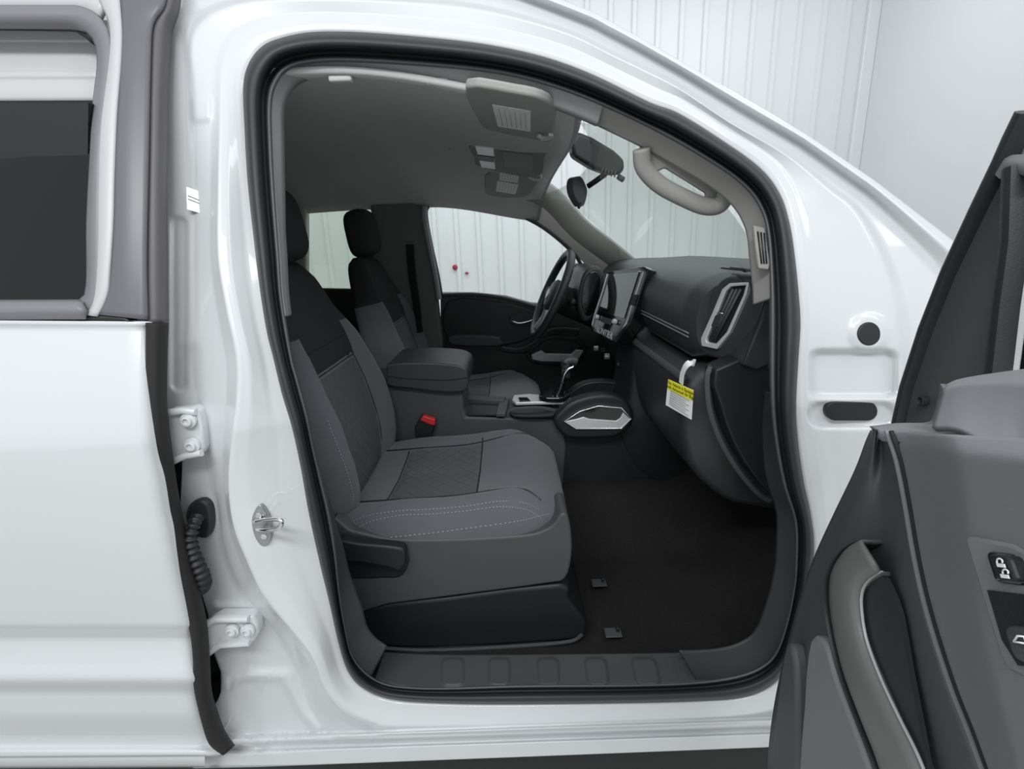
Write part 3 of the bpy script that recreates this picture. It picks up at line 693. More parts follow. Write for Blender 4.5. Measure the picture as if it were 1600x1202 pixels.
# ================================================================== SEATS
def se(a, n): return math.copysign(abs(math.cos(a)) ** (2 / n), math.cos(a)), math.copysign(abs(math.sin(a)) ** (2 / n), math.sin(a))
YS = .475
from mathutils.bvhtree import BVHTree
def bvh_of(o):
    me = o.data
    return BVHTree.FromPolygons([v.co.copy() for v in me.vertices], [list(p.vertices) for p in me.polygons])
def make_seat():
    t = thing('captain_chair', (-.17, YS, .47), 'front passenger seat in charcoal cloth, nearest the open doorway', 'seat', 'front seats of the truck')
    # cushion
    rings = []
    NX, NC = 34, 56
    x0, x1 = -.49, .127
    def top(X, s):      # s -1..1 across
        z = .834 + .032 * sm(-.2, .10, X) - .012 * (1 - sm(-.42, -.25, X)) - .020 * sm(.05, .13, X)
        z += .034 * sm(.52, .80, abs(s)) * (1 - sm(.9, 1.0, abs(s))) * (1 - sm(-.02, .09, X)) - .012 * (1 - sm(0, .6, abs(s))) * (1 - sm(-.02, .1, X))
        return z
    for i in range(NX + 1):
        u = -1 + 2 * i / NX; uu = math.copysign(1 - (1 - abs(u)) ** 1.6, u)
        X = (x0 + x1) / 2 + uu * (x1 - x0) / 2
        sc = max(.02, 1 - abs(uu) ** (4.5 if uu > 0 else 7)) ** (1 / 3 if uu > 0 else 1 / 5)
        scx = sc if uu > 0 else .8 + .2 * sc
        hw = .268 * (.96 + .04 * sc) * (1 - .06 * sm(0, .12, X)) * (.9 + .1 * sm(-.5, -.3, X))
        ring = []
        for q in range(NC):
            a = 2 * math.pi * q / NC; cx, sz = se(a, 4.0)
            hw2 = hw * (.75 + .25 * scx) if uu > 0 else hw
            y = cx * hw2
            zt = top(X, cx); zb = .712 + .02 * sm(0, .12, X); zc = (zt + zb) / 2 + (.0 if uu < 0 else 0); hz = (zt - zb) / 2 * scx
            ring.append(V((X, YS + y, zc + sz * hz)))
        rings.append(ring)
    cu = loft('cushion', rings, FAB, t)
    cbv = bvh_of(cu)
    def surf(X, cx, lift=.001):
        h = cbv.ray_cast(V((X, YS + cx * .268, 1.3)), V((0, 0, -1)))
        return h[0] + V((0, 0, lift))
    def patch(name, xa, xb, wa, wb, m, lift=.0035, par=cu):
        g = []
        for i in range(29):
            X = xa + (xb - xa) * i / 28; row = []
            for j in range(33):
                s = -1 + 2 * j / 32; w = wa + (wb - wa) * i / 28
                cx = s * w / .268
                e = sm(0, .10, (1 - abs(s))) * sm(0, .05, i / 28) * sm(0, .05, 1 - i / 28)
                row.append(surf(X, cx, lift * e - .0008))
            g.append(row)
        return loft(name, g, m, par, closed=False)
    patch('cushion_insert', -.33, -.10, .165, .168, FABQ)
    patch('rear_insert', -.43, -.335, .165, .165, FAB, .003)
    tube('seam', [surf(-.10, c / 10, .0) for c in range(-7, 8)], .0022, SEAM, cu, seg=6)
    tube('seam', [surf(-.332, c / 10, .0) for c in range(-6, 7)], .0020, SEAM, cu, seg=6)
    for sgn in (-1, 1):
        tube('seam', cr([surf(-.42, sgn * .62), surf(-.3, sgn * .625), surf(-.15, sgn * .63), surf(-.05, sgn * .66, .0), surf(.02, sgn * .72, 0), surf(.06, sgn * .80, 0)], 5), .0020, SEAM, cu, seg=6)
        # stitched welt along the side of the cushion
        def sidept(X, z):
            h = cbv.ray_cast(V((X, YS + sgn * .6, z)), V((0, -sgn, 0)))
            return h[0] + V((0, sgn * .0008, 0)) if h[0] else V((X, YS + sgn * .25, z))
        def edgept(X, c_): return surf(X, sgn * c_, .0006)
        for row in ([edgept(X, .925) for X in (-.43, -.36, -.28, -.2, -.12, -.04, .02, .06)], [edgept(X, .895) for X in (-.43, -.36, -.28, -.2, -.12, -.04, .02, .055)],
                    [sidept(X, z) for X, z in ((-.30, .795), (-.2, .802), (-.1, .812), (0, .822), (.05, .826), (.08, .824))]):
            pts = cr(row, 18)
            vv, ff = [], []
            for k in range(0, len(pts) - 1, 2):
                p, r = pts[k], pts[k + 1]; d = (r - p); b0 = len(vv)
                for pt in (p, p + d * .85):
                    for oy, oz in ((0, .0012), (sgn * .0015, 0), (0, -.0012), (-sgn * .0015, 0)): vv.append(pt + V((0, oy, oz)))
                ff += [[b0 + e, b0 + (e + 1) % 4, b0 + 4 + (e + 1) % 4, b0 + 4 + e] for e in range(4)]
            mk('stitching', vv, ff, STI, cu, smooth=False)
    # backrest
    B0, B1 = V((-.455, YS, .775)), V((-.585, YS, 1.425))
    ax = (B1 - B0).normalized(); fwd = V((-ax.z, 0, ax.x)) * -1
    L = (B1 - B0).length
    def bw(s): return interp(s, [0, .1, .3, .5, .68, .8, .92, 1], [.225, .25, .268, .262, .235, .195, .155, .125])
    def bulge(s, c):        # front surface distance from the axis
        f = interp(s, [0, .08, .25, .45, .65, .8, .92, 1], [.035, .050, .066, .062, .050, .045, .040, .02])
        f += interp(s, [0, .15, .4, .65, .8, 1], [.035, .065, .072, .050, .012, 0]) * sm(.55, .85, abs(c)) * (1 - .5 * sm(.88, 1, abs(c)))
        return f
    rings = []
    NS = 40
    for i in range(NS + 1):
        s = i / NS; e = min(1, (1 - abs(2 * s - 1) ** 14 + .0)) ; e = max(.05, e) ** .3
        ring = []
        for q in range(NC):
            a = 2 * math.pi * q / NC; c, d = se(a, 3.6)
            w = bw(s) * (.9 + .1 * e)
            fr_ = bulge(s, c) if d > 0 else .055
            ring.append(B0 + ax * (L * s) + V((0, c * w, 0)) + fwd * (d * fr_ * e + .0))
        rings.append(ring)
    br = loft('backrest', rings, [FAB, FABD], t, fm=[1 if i / NS > .715 else 0 for i in range(NS) for _ in range(NC)] + [0] * NC + [1] * NC)
    bbv = bvh_of(br)
    def bsurf(s, c, lift=.001):
        o_ = B0 + ax * (L * s) + V((0, c * bw(s), 0))
        h = bbv.ray_cast(o_ + fwd * .3, -fwd)
        return h[0] + fwd * lift
    def bpatch(name, sa, sb, wf, m, lift=.004):
        g = []
        for i in range(15):
            u = i / 14; s = sa + (sb - sa) * u; row = []
            for j in range(17):
                v = -1 + 2 * j / 16; e = sm(0, .12, 1 - abs(v)) * sm(0, .05, u) * sm(0, .05, 1 - u)
                row.append(bsurf(s, v * wf(u), lift * e - .0008))
            g.append(row)
        return loft(name, g, m, br, closed=False)
    bpatch('backrest_insert', .04, .56, lambda u: .60 + .02 * u, FABQ)
    bpatch('shoulder_panel', .57, .97, lambda u: .64 + .12 * u, FABD, .005)
    tube('seam', [bsurf(.565, c / 10, 0) for c in range(-6, 7)], .0018, SEAM, br, seg=6)
    tube('seam', [bsurf(.66, c / 10, .004) for c in range(-6, 7)], .0018, SEAM, br, seg=6)
    for sgn in (-1, 1):
        tube('seam', cr([bsurf(s, sgn * .62, 0) for s in (.03, .2, .4, .55, .75, .93)], 4), .002, SEAM, br, seg=6)
        for c0 in (.90,):
            pts = cr([bsurf(s, sgn * c0, .002) for s in (.06, .15, .25, .35, .45)], 16)
            vv, ff = [], []
            for k in range(0, len(pts) - 1, 2):
                p, r = pts[k], pts[k + 1]; d = r - p; b0 = len(vv)
                for pt in (p, p + d * .85):
                    for ox, oy in ((0.0012, 0), (0, .0012), (-.0012, 0), (0, -.0012)): vv.append(pt + V((ox, oy, 0)))
                ff += [[b0 + e, b0 + (e + 1) % 4, b0 + 4 + (e + 1) % 4, b0 + 4 + e] for e in range(4)]
            mk('stitching', vv, ff, STI, br, smooth=False)
    # headrest
    H0 = B1 + ax * (-.0) + V((-.005, 0, 0))
    rings = []
    for i in range(25):
        s = i / 24; e = max(.03, 1 - abs(2 * s - 1) ** 4) ** .34; ring = []
        for q in range(40):
            a = 2 * math.pi * q / 40; c, d = se(a, 2.8)
            ring.append(H0 + ax * (.185 * s - .005) + V((0, c * .128 * e * (1 - .12 * s), 0)) + fwd * (d * (.062 if d > 0 else .045) * e + .016 + .012 * s))
        rings.append(ring)
    loft('headrest', rings, [FABD], t)
    for sgn in (-1, 1): tube('headrest_post', [H0 + V((0, sgn * .06, -.02)), H0 + V((0, sgn * .06, .06))], .006, CHR, t)
    # plastic base
    yn = .205
    sh = c2([(518,815),(545,828),(570,834),(616,843),(711,843),(816,837),(850,829),(866,818),(876,804),(887,806),(893,835),(893,871),(883,905),(851,913),(746,927),(605,945),(545,952)], 3, True)
    prism('side_shield', [PY(x, y, yn) for x, y in sh], (0, .11, 0), DGR, t, bevel=.022, seg=5)
    prism('seat_base', [PY(x, y, yn + .055) for x, y in ((540, 840), (820, 846), (850, 860), (850, 890), (820, 900), (600, 930), (545, 930))], (0, .43, 0), BLK, t, bevel=.01)
    lo = c2([(556,953),(700,934),(876,913),(888,935),(913,968),(917,984),(904,1000),(816,1007),(675,1014),(588,1010),(553,990)], 2, True)
    prism('track_cover', [PY(x, y, yn + .01) for x, y in lo], (0, .46, 0), BLK, t, bevel=.010, seg=4)
    lev = prism('recline_lever', [PY(x, y, yn - .035) for x, y in c2([(520, 846), (560, 850), (615, 855), (632, 862), (632, 884), (622, 894), (606, 888), (560, 880), (520, 878)], 3, True)], (0, .03, 0), BLK, t, bevel=.006)
    prism('shield_recess', [PY(x, y, yn - .002) for x, y in c2([(520, 838), (600, 850), (640, 866), (630, 900), (600, 905), (525, 900)], 3, True)], (0, .02, 0), BLK, t, bevel=.006)
    strip('track_edge', cr([PY(x, y, yn + .0) for x, y in ((588, 1013), (675, 1017), (816, 1010), (890, 1003), (910, 992))], 5), .006, .008, (0, -1, 0), DGR, t)
    # buckle, inboard
    kb = prism('buckle', [PY(x, y, .74) for x, y in ((648, 668), (658, 650), (681, 657), (672, 690), (662, 706), (650, 700))], (0, .025, 0), BLK, t, bevel=.004)
    kb2 = prism('buckle_button', [PY(x, y, .736) for x, y in ((656, 657), (661, 650), (680, 656), (680, 665), (674, 665))], (0, .022, 0), RED, kb, bevel=.003)
    kb2['label'] = 'red release button'
    return t
seat = make_seat()
def copy_tree(o, parent=None):
    c = o.copy(); COL.objects.link(c)
    if parent:
        inv = o.matrix_parent_inverse.copy(); c.parent = parent; c.matrix_parent_inverse = inv
    for ch in list(o.children): copy_tree(ch, c)
    return c
ds = copy_tree(seat)
ds.location = seat.location + V((.0, .81, .0))
ds['label'] = 'driver seat in charcoal cloth on the far side, behind the steering wheel'
# ================================================================== CENTRE CONSOLE
cc_ = thing('center_console', (-.1, .9, .6), 'black centre console with padded armrest between the two seats', 'console')
YN, YW = .765, .245
def cpr(name, px, m, parent=cc_, y=YN, w=YW, **k): return pxprism(name, px, y, w, m, parent, **k)
cpr('tunnel_side', [(860, 655), (1000, 662), (1030, 672), (1034, 700), (1010, 760), (990, 900), (860, 900)], BLK, y=YN + .02, w=YW - .04, bevel=.008)
cpr('bin_body', [(560, 600), (722, 608), (724, 634), (728, 652), (880, 655), (885, 700), (880, 760), (860, 800), (820, 900), (560, 900)], DGR, y=YN + .005, w=YW - .01, bevel=.008)
arm = cpr('armrest_lid', c2([(604, 578), (606, 570), (640, 567), (700, 569), (722, 574), (731, 584), (731, 604), (722, 612), (690, 613), (640, 607), (606, 602)], 3, True), DASHM, y=YN - .02, w=YW + .01, bevel=.016, seg=5)
strip('lid_seam', cr([PY(x, y, YN - .021) for x, y in ((606, 588), (640, 592), (700, 594), (731, 590))], 5), .003, .003, (0, -1, 0), SEAM, arm)
# top deck pieces, on the deck height
ZD = PY(800, 652, YN).z + .004
def deck(name, px, z, th, m, parent=cc_, **k): return prism(name, [PZ(x, y, z) for x, y in px], (0, 0, th), m, parent, **k)
deck('tray_floor', [(730, 633), (782, 633), (776, 650), (726, 650)], ZD + .002, .004, BLK, bevel=0)
tw = deck('tray_wall', [(731, 626), (790, 628), (788, 634), (731, 632)], ZD, .02, DGR, bevel=.003)
deck('tray_divider', [(782, 627), (796, 628), (790, 652), (775, 652)], ZD, .014, DGR, bevel=.003)
sp = deck('shifter_trim', [(803, 622), (828, 620), (895, 627), (897, 632), (838, 633), (806, 634), (800, 630)], ZD, .012, SILV, bevel=.003)
deck('window_switches', [(810, 622), (824, 622), (829, 627), (812, 628)], ZD + .013, .003, GLB, sp, bevel=.001)
deck('cup_recess', c2([(800, 641), (838, 639), (860, 642), (866, 648), (858, 652), (802, 652)], 3, True), ZD, .006, BLK, bevel=.001)
ringmesh('cup_rim', scale2(c2([(796, 640), (838, 636), (866, 640), (872, 650), (860, 656), (798, 656)], 3, True), 1, 1), scale2(c2([(800, 642), (838, 639), (862, 643), (866, 648), (856, 652), (802, 652)], 3, True), 1, 1), YN + .02, DGR, cc_, th=.01, bevel=.001)
gl_ = tube('gear_lever', cr([PY(862, 632, .90), PY(874, 612, .90), PY(880, 592, .90), PY(886, 575, .90)], 6), .017, GLB, cc_, seg=14, rfn=lambda t: 1.25 - .55 * t)
tube('shift_knob', cr([PY(884, 590, .90), PY(885, 574, .90), PY(884, 566, .90), PY(892, 563, .90), PY(902, 565, .90)], 5), .017, DASHM, gl_, seg=14)
tube('knob_chrome', cr([PY(879, 598, .875), PY(882, 585, .873), (PY(888, 577, .872)), PY(897, 573, .872)], 5), .006, CHR, gl_, seg=8)
deck('shift_boot', c2([(842, 625), (855, 612), (874, 612), (890, 622), (882, 629), (850, 629)], 3, True), ZD + .010, .02, GLB, gl_, bevel=.006)
# knee pad with the silver insert
KN = [(865, 658), (878, 640), (895, 627), (925, 618), (955, 617), (978, 626), (990, 645), (988, 664), (972, 680), (950, 686), (900, 687), (880, 682)]
cpr('knee_pad', c2(KN, 4, True), BLK, y=YN - .035, w=.05, bevel=.014, seg=5)
RO = [(881, 659), (905, 643), (935, 634), (972, 637), (988, 655), (972, 671), (900, 671)]
RI = [(885, 659), (908, 645), (936, 637), (970, 639), (984, 653), (971, 655), (911, 652)]
kr = ringmesh('silver_bezel', RO, scale2(RO, .95, .90), YN - .045, CHR, cc_, th=.012, bevel=.0015)
pxprism('silver_insert', [(883, 659), (902, 655), (912, 652), (921, 655), (963, 658), (969, 654), (974, 645), (986, 656), (971, 670), (901, 670)], YN - .043, .01, SILV, cc_, bevel=.002)
pxprism('insert_pocket', [(883, 659), (906, 645), (936, 637), (970, 639), (985, 655), (971, 670), (901, 670)], YN - .037, .02, GLB, cc_, bevel=0)
pxprism('far_knee_pad', c2([(885, 622), (905, 603), (935, 596), (975, 600), (985, 615), (960, 630), (900, 632)], 3, True), YN + .22, .05, BLK, cc_, bevel=.012)
# ================================================================== DASHBOARD
dash = thing('dashboard', (.6, .9, .8), 'black dashboard with touchscreen, tall silver-rimmed air vent and glove box', 'dashboard')
def extr(name, prof, y0, y1, m, parent=dash, ny=30, bow=.03, endr=.03, caps=True, **k):
    rings = []
    for j in range(ny + 1):
        t = j / ny; Y = y0 + (y1 - y0) * t
        e = min(t, 1 - t) * (y1 - y0)
        rd_ = (1 - min(1, e / endr)) ** 2 if endr else 0
        cx = sum(p[0] for p in prof) / len(prof); cz = sum(p[1] for p in prof) / len(prof)
        sh = 1 - .12 * rd_
        bx = bow * (1 - ((Y - .9) / .75) ** 2)
        rings.append([V((cx + (x - cx) * sh - 0 + bx, Y, cz + (z - cz) * sh)) for x, z in prof])
    return loft(name, rings, m, parent, caps=caps, **k)
up_prof = c2([(.93, 1.355), (.70, 1.372), (.53, 1.370), (.462, 1.350), (.430, 1.310), (.420, 1.265), (.425, 1.215), (.448, 1.178), (.50, 1.165), (.93, 1.165)], 4, True)
extr('upper_pad', up_prof, .33, 1.55, DASHM, bow=.0, endr=.02, auto=60)
lo_prof = c2([(.93, 1.16), (.50, 1.155), (.435, 1.140), (.408, 1.115), (.405, 1.06), (.415, .98), (.44, .90), (.50, .83), (.60, .78), (.93, .76)], 4, True)
extr('glove_box', lo_prof, .30, .80, DASHM, bow=0, endr=.03, auto=60)
extr('center_stack', c2([(.93, 1.2), (.45, 1.2), (.415, 1.12), (.40, 1.03), (.39, .93), (.36, .86), (.36, .78), (.5, .6), (.93, .6)], 3, True), .78, 1.05, BLK, bow=0, endr=.02, auto=60)
extr('driver_lower_panel', c2([(.93, 1.16), (.50, 1.155), (.435, 1.140), (.42, 1.08), (.46, .98), (.52, .90), (.93, .85)], 4, True), 1.05, 1.55, DASHM, bow=0, endr=.03, auto=60)
# end piece near the doorway
ep = c2([(.93, 1.36), (.56, 1.365), (.505, 1.345), (.475, 1.30), (.455, 1.24), (.455, 1.19), (.49, 1.155), (.93, 1.15)], 4, True)
# lower side trim beside the glove box
pxprism('side_lower_trim', c2([(1118, 578), (1200, 560), (1208, 640), (1216, 720), (1222, 780), (1205, 775), (1175, 740), (1145, 690), (1125, 630)], 2, True), .215, .06, BLK, dash, bevel=.012)
strip('glove_box_edge', cr([PY(x, y, .245) for x, y in ((1112, 572), (1106, 590), (1110, 640), (1128, 690), (1155, 735), (1185, 770), (1204, 782))], 6), .014, .02, (-.5, -.85, 0), DGR, dash)
strip('lower_pad_edge', cr([V((.407, Y, 1.132)) for Y in (.3, .5, .78)], 6), .02, .01, (-1, 0, .6), DGR, dash)
# stitching rows along the pad
for dz in (0, .009):
    strip('pad_seam', cr([V((.4205, Y, 1.226 + dz)) for Y in (.33, .5, .65, .80)], 6), .0022, .003, (-1, 0, 0), STI, dash)
strip('dash_top_line', cr([V((.56, Y, 1.3735)) for Y in (.22, .35, .42, .5)], 6), .006, .003, (0, 0, 1), SEAM, dash)
strip('defroster_panel', [V((.66, .22, 1.374)), V((.66, .50, 1.374))], .16, .006, (0, 0, 1), DASHM, dash)
# big vertical vent
vo = [(1139, 443), (1170, 441), (1166, 460), (1140, 520), (1120, 546), (1096, 541), (1094, 530), (1112, 490), (1128, 452)]
vi = [(1141, 448), (1165, 446), (1161, 461), (1135, 519), (1118, 538), (1104, 535), (1103, 530), (1119, 492), (1134, 455)]
def ringp(name, outer, inner, pf, m, parent, d, bevel=.002):
    N = len(outer); v = [pf(*p) for p in outer] + [pf(*p) for p in inner]; v += [p + V(d) for p in v]; f = []
    for i in range(N):
        j = (i + 1) % N
        f += [[i, j, N + j, N + i], [2 * N + i, 3 * N + i, 3 * N + j, 2 * N + j], [i, 2 * N + i, 2 * N + j, j], [N + i, N + j, 3 * N + j, 3 * N + i]]
    return mk(name, v, f, m, parent, bevel=bevel, auto=40)
VA, VB = PY(1088, 520, .37), PY(1190, 480, .215)
VN = V((-(VB - VA).y, (VB - VA).x, 0)).normalized()
if VN.x > 0: VN = -VN
VP0 = VA + VN * .014
pf = lambda x, y, off=0: PP(x, y, VP0, VN, off)
prism('vent_surround', [pf(x, y, -.004) for x, y in c2([(1140, 430), (1185, 430), (1198, 442), (1196, 480), (1180, 530), (1160, 568), (1120, 562), (1090, 550), (1080, 532), (1100, 480), (1118, 445)], 3, True)], -VN * .10, DASHM, dash, bevel=.012, seg=4)
vr = ringp('air_vent', vo, vi, lambda x, y: pf(x, y, .006), SILV, dash, -VN * .02)
prism('vent_throat', [pf(x, y, -.002) for x, y in vi], -VN * .004, BLK, vr, bevel=0)
for k in range(3):
    t = (k + .8) / 4
    a = pf(vi[0][0] * (1 - t) + vi[1][0] * t, 452, .002); b = pf(1106 + t * 16, 530, .002)
    tube('vent_slat', [a, b], .0035, DGR, vr, seg=6)
prism('vent_tab', [pf(x, y, .006) for x, y in ((1117, 492), (1128, 492), (1124, 512), (1110, 510))], -VN * .01, DASHM, vr, bevel=.002)
tube('vent_pin', [pf(1120, 489, .006), pf(1130, 490, .006)], .0012, CHR, vr, seg=6)
pxprism('end_cap', c2([(1172, 432), (1194, 430), (1203, 445), (1203, 570), (1165, 572), (1160, 565), (1176, 530), (1194, 475)], 2, True), .20, .10, DASHM, dash, bevel=.008)
strip('end_cap_seam', cr([PY(x, y, .198) for x, y in ((1199, 452), (1192, 480), (1176, 525), (1160, 568))], 4), .002, .002, (0, -1, 0), SEAM, dash)
# touchscreen
SP0, SNn = PY(1008, 418, .79), V((-.90, -.20, .38)).normalized()
a_, b_, c_ = PY(1008, 418, .79), PY(948, 424, 1.05), PY(962, 536, .80)
SNn = (b_ - a_).cross(c_ - a_).normalized()
if SNn.x > 0: SNn = -SNn
sf = lambda x, y, off=0: PP(x, y, a_, SNn, off)
ts = prism('touchscreen', [sf(x, y, .004) for x, y in ((948, 424), (1006, 416), (1013, 420), (1010, 428), (986, 500), (962, 536), (923, 517), (928, 490))], -SNn * .05, GLB, dash, bevel=.003)
prism('screen', [sf(x, y, .0075) for x, y in ((953, 429), (998, 425), (986, 462), (975, 497), (936, 488))], -SNn * .003, SCR, ts, bevel=0)
strip('screen_chrome', [sf(x, y, .007) for x, y in ((999, 424), (1005, 425), (994, 458), (978, 505), (963, 525))], .006, .005, SNn, CHR, ts)
strip('screen_chrome', [sf(x, y, .007) for x, y in ((949, 428), (941, 456), (929, 492), (925, 508))], .005, .005, SNn, SILV, ts)
prism('screen_grip', [sf(x, y, .012) for x, y in ((989, 460), (996, 460), (990, 478), (983, 476))], -SNn * .008, BLK, ts, bevel=.002)
for (x, y) in ((934, 496), (962, 503)):
    cc = sf(x, y, .008); e1 = SNn.cross(V((0, 0, 1))).normalized(); e2 = SNn.cross(e1)
    kn = loft('radio_knob', [[cc + (e1 * math.cos(q) + e2 * math.sin(q)) * r + SNn * d for q in [k * math.pi / 8 for k in range(16)]] for r, d in ((.009, -.002), (.009, .008), (.0075, .011), (.002, .011))], SILV, ts, auto=40)
prism('radio_buttons', [sf(x, y, .009) for x, y in ((941, 495), (956, 499), (953, 508), (939, 503))], -SNn * .004, DGR, ts, bevel=.001)
xd = (sf(960, 529, 0) - sf(925, 512, 0)); yd = (sf(941, 508, 0) - sf(943, 522, 0))
mid = sf(942.5, 519.5, .0062)
sg = text('badge_lettering', 'FRONTIER', mid, xd, yd, .033, SILV, ts, .001)
# climate knobs below
for (x, y, ch) in ((924, 541, 0), (931, 545, 1), (942, 549, 0), (948, 557, 1), (967, 570, 0)):
    cc = PX(x, y, .400)
    kn = loft('climate_knob', [[cc + V((-d, math.cos(q) * r, math.sin(q) * r)) for q in [k * math.pi / 8 for k in range(16)]] for r, d in ((.013, -.01), (.013, .006), (.011, .009), (.002, .009))], SILV if ch else BLK, dash, auto=40)
# instrument hood
ih = c2([(905, 452), (912, 428), (925, 417), (938, 418), (944, 432), (942, 452), (936, 480), (925, 500), (912, 502), (903, 480)], 3, True)
pxprism('instrument_hood', ih, 1.10, .34, DASHM, dash, bevel=.012)
pxprism('instrument_cluster', scale2(ih, .72, .8), 1.096, .02, GLB, dash, bevel=.003)
# warning tag hanging from the glove box
wt = thing('warning_tag', PY(1060, 600, .42), 'yellow and white air bag warning tag hanging from the glove box', 'tag')
TP = PX(1060, 620, .392); TN = V((-.93, -.36, 0)).normalized()
tf = lambda x, y, off=0: PP(x, y, TP, TN, off)
tg = prism('tag_card', [tf(x, y, 0) for x, y in ((1044, 593), (1083, 610), (1080, 656), (1040, 633))], -TN * .0015, PAPER, wt, bevel=0)
yl = prism('yellow_header', [tf(x, y, .0008) for x, y in ((1044.5, 593), (1083, 610.5), (1082.5, 627), (1042.5, 608))], -TN * .0006, YEL, tg, bevel=0)
xd = tf(1082, 612) - tf(1046, 596); yd = tf(1060, 590) - tf(1060, 610)
text('header_text', 'This Vehicle is Equipped\nwith Advanced Air Bags', tf(1063, 609.5, .002), xd, yd, .0102, TXT, yl, .0001)
for k in range(7):
    t = .38 + k * .085
    a = tf(1044 - 4 * t + 5, 593 + 40 * t + 2, .0014); b = tf(1083 - 3 * t - 5 * (1 + (k % 2)), 610 + 46 * t - 1 - 3 * (k % 2), .0014)
    tube('print_line', [a, b], .0007, mat('tag_print', (.25, .25, .27), .8, var=.02) if 'tag_print' not in bpy.data.materials else bpy.data.materials['tag_print'], tg, seg=4)
strip('tag_strap', cr([tf(1064, 600, .001), tf(1066, 585, .006), tf(1071, 573, .010), tf(1078, 567, .006), tf(1086, 567, -.01)], 6), .016, .001, lambda p: TN + V((0, 0, .2)), PAPER, wt)
# ================================================================== STEERING WHEEL
sw = thing('steering_wheel', PY(862, 462, 1.25), 'black leather steering wheel on the far side with a tilted rim', 'steering wheel')
WC = V((.178, 1.27, 1.245)); wn = V((-.90, -.05, .42)).normalized()
e1 = V((0, 1, 0)); e1 = (e1 - wn * e1.dot(wn)).normalized(); e2 = wn.cross(e1)
if e2.z < 0: e2 = -e2
RW = .182
tube('rim', [WC + (e1 * math.cos(a) + e2 * math.sin(a)) * RW for a in [2 * math.pi * k / 64 for k in range(64)]], .0165, DASHM, sw, seg=14, up=tuple(wn), closed=True)
hub = loft('hub', [[WC + (e1 * math.cos(a) * r * 1.1 + e2 * math.sin(a) * r) + wn * d for a in [2 * math.pi * k / 28 for k in range(28)]] for r, d in ((.03, -.07), (.055, -.05), (.068, -.02), (.068, .0), (.055, .012), (.01, .016))], DGR, sw)
loft('hub_badge', [[WC + (e1 * math.cos(a) + e2 * math.sin(a)) * r + wn * d for a in [2 * math.pi * k / 24 for k in range(24)]] for r, d in ((.022, .008), (.022, .020), (.014, .021))], SILV, hub, auto=40)
for a in (0, math.pi, -math.pi / 2 - .35, -math.pi / 2 + .35):
    d = e1 * math.cos(a) + e2 * math.sin(a)
    strip('spoke', [WC + d * .05 - wn * .005, WC + d * .11 - wn * .01, WC + d * (RW - .008)], .042 if abs(math.cos(a)) > .9 else .022, .016, tuple(wn), DGR if abs(math.cos(a)) > .9 else SILV, sw)
tube('steering_column', [WC - wn * .03, WC - wn * .28], .06, BLK, sw, seg=20)
tube('stalk', cr([WC - wn * .07 + V((0, -.05, 0)), WC - wn * .08 + V((0, -.13, .01)), WC - wn * .07 + V((0, -.19, .02))], 4), .009, BLK, sw, rfn=lambda t: .8 + .6 * t)
# ================================================================== NEAR FRONT DOOR (open)
nd = thing('front_door', (.55, -.05, .5), 'open front passenger door with grey inner trim, at the right edge', 'door')
DN = V((-.985, .17, 0)).normalized(); D0 = V((.42, -.03, 1))
dp = lambda x, y, off=0: PP(x, y, D0, DN, off)
# main inner trim: rows run down, columns run right
LB = c2([(1360, 672), (1352, 690), (1335, 735), (1300, 808), (1270, 875), (1245, 950), (1222, 1040), (1208, 1110), (1200, 1180), (1198, 1260)], 6)
CR = c2([(1388, 674), (1404, 720), (1418, 790), (1430, 860), (1445, 930), (1465, 1000), (1492, 1080), (1520, 1150), (1560, 1260)], 6)
LB, CR = resamp(LB, 90), resamp(CR, 90)
RB = resamp([(1700, 570 + 120), (1700, 1290)], 90)
rg = []
hb = c2([(1300, 905), (1302, 960), (1314, 1030), (1345, 1130), (1375, 1210)], 4)
for i in range(71):
    t = i / 70; row = []
    for (ax_, ay), (bx, by), (cx, cy) in zip(LB, CR, RB):
        if t < .5: k = t / .5; x, y = ax_ + (bx - ax_) * k, ay + (by - ay) * k
        else: k = (t - .5) / .5; x, y = bx + (cx - bx) * k, by + (cy - by) * k
        if t < .5:
            o = .0 + .018 * sm(0, .25, k) - .010 * sm(.3, .6, k) * (1 - sm(700, 860, y)) + .014 * sm(.6, .98, k)
            # left flat; the handle recess is a dark panel added below
        else:
            o = .030 - .004 * (1 - sm(0, .02, k)) + .040 * sm(0, .35, k) + .01 * k
            o -= .02 * sm(0, 60, 705 - y + (x - 1388) * .1)
        row.append(dp(x, y, o))
    rg.append(row)
fmn = len(rg[0]) - 1
fm = []
for i in range(70): fm += [1 if i < 34 else 0] * fmn
ng = [[p - DN * .06 for p in rg[0]]] + rg
mk_f = [1] * fmn + fm
loft('inner_trim', ng, [DOORT, DOORD], nd, closed=False, fm=mk_f, solid=.004, soff=-1)
strip('trim_groove', [dp(x + 4, y, .031) for x, y in CR], .0028, .003, tuple(DN), SEAM, nd)
strip('trim_bead', [dp(x - 1, y, .030) for x, y in CR], .0035, .006, tuple(DN), DOORT, nd)
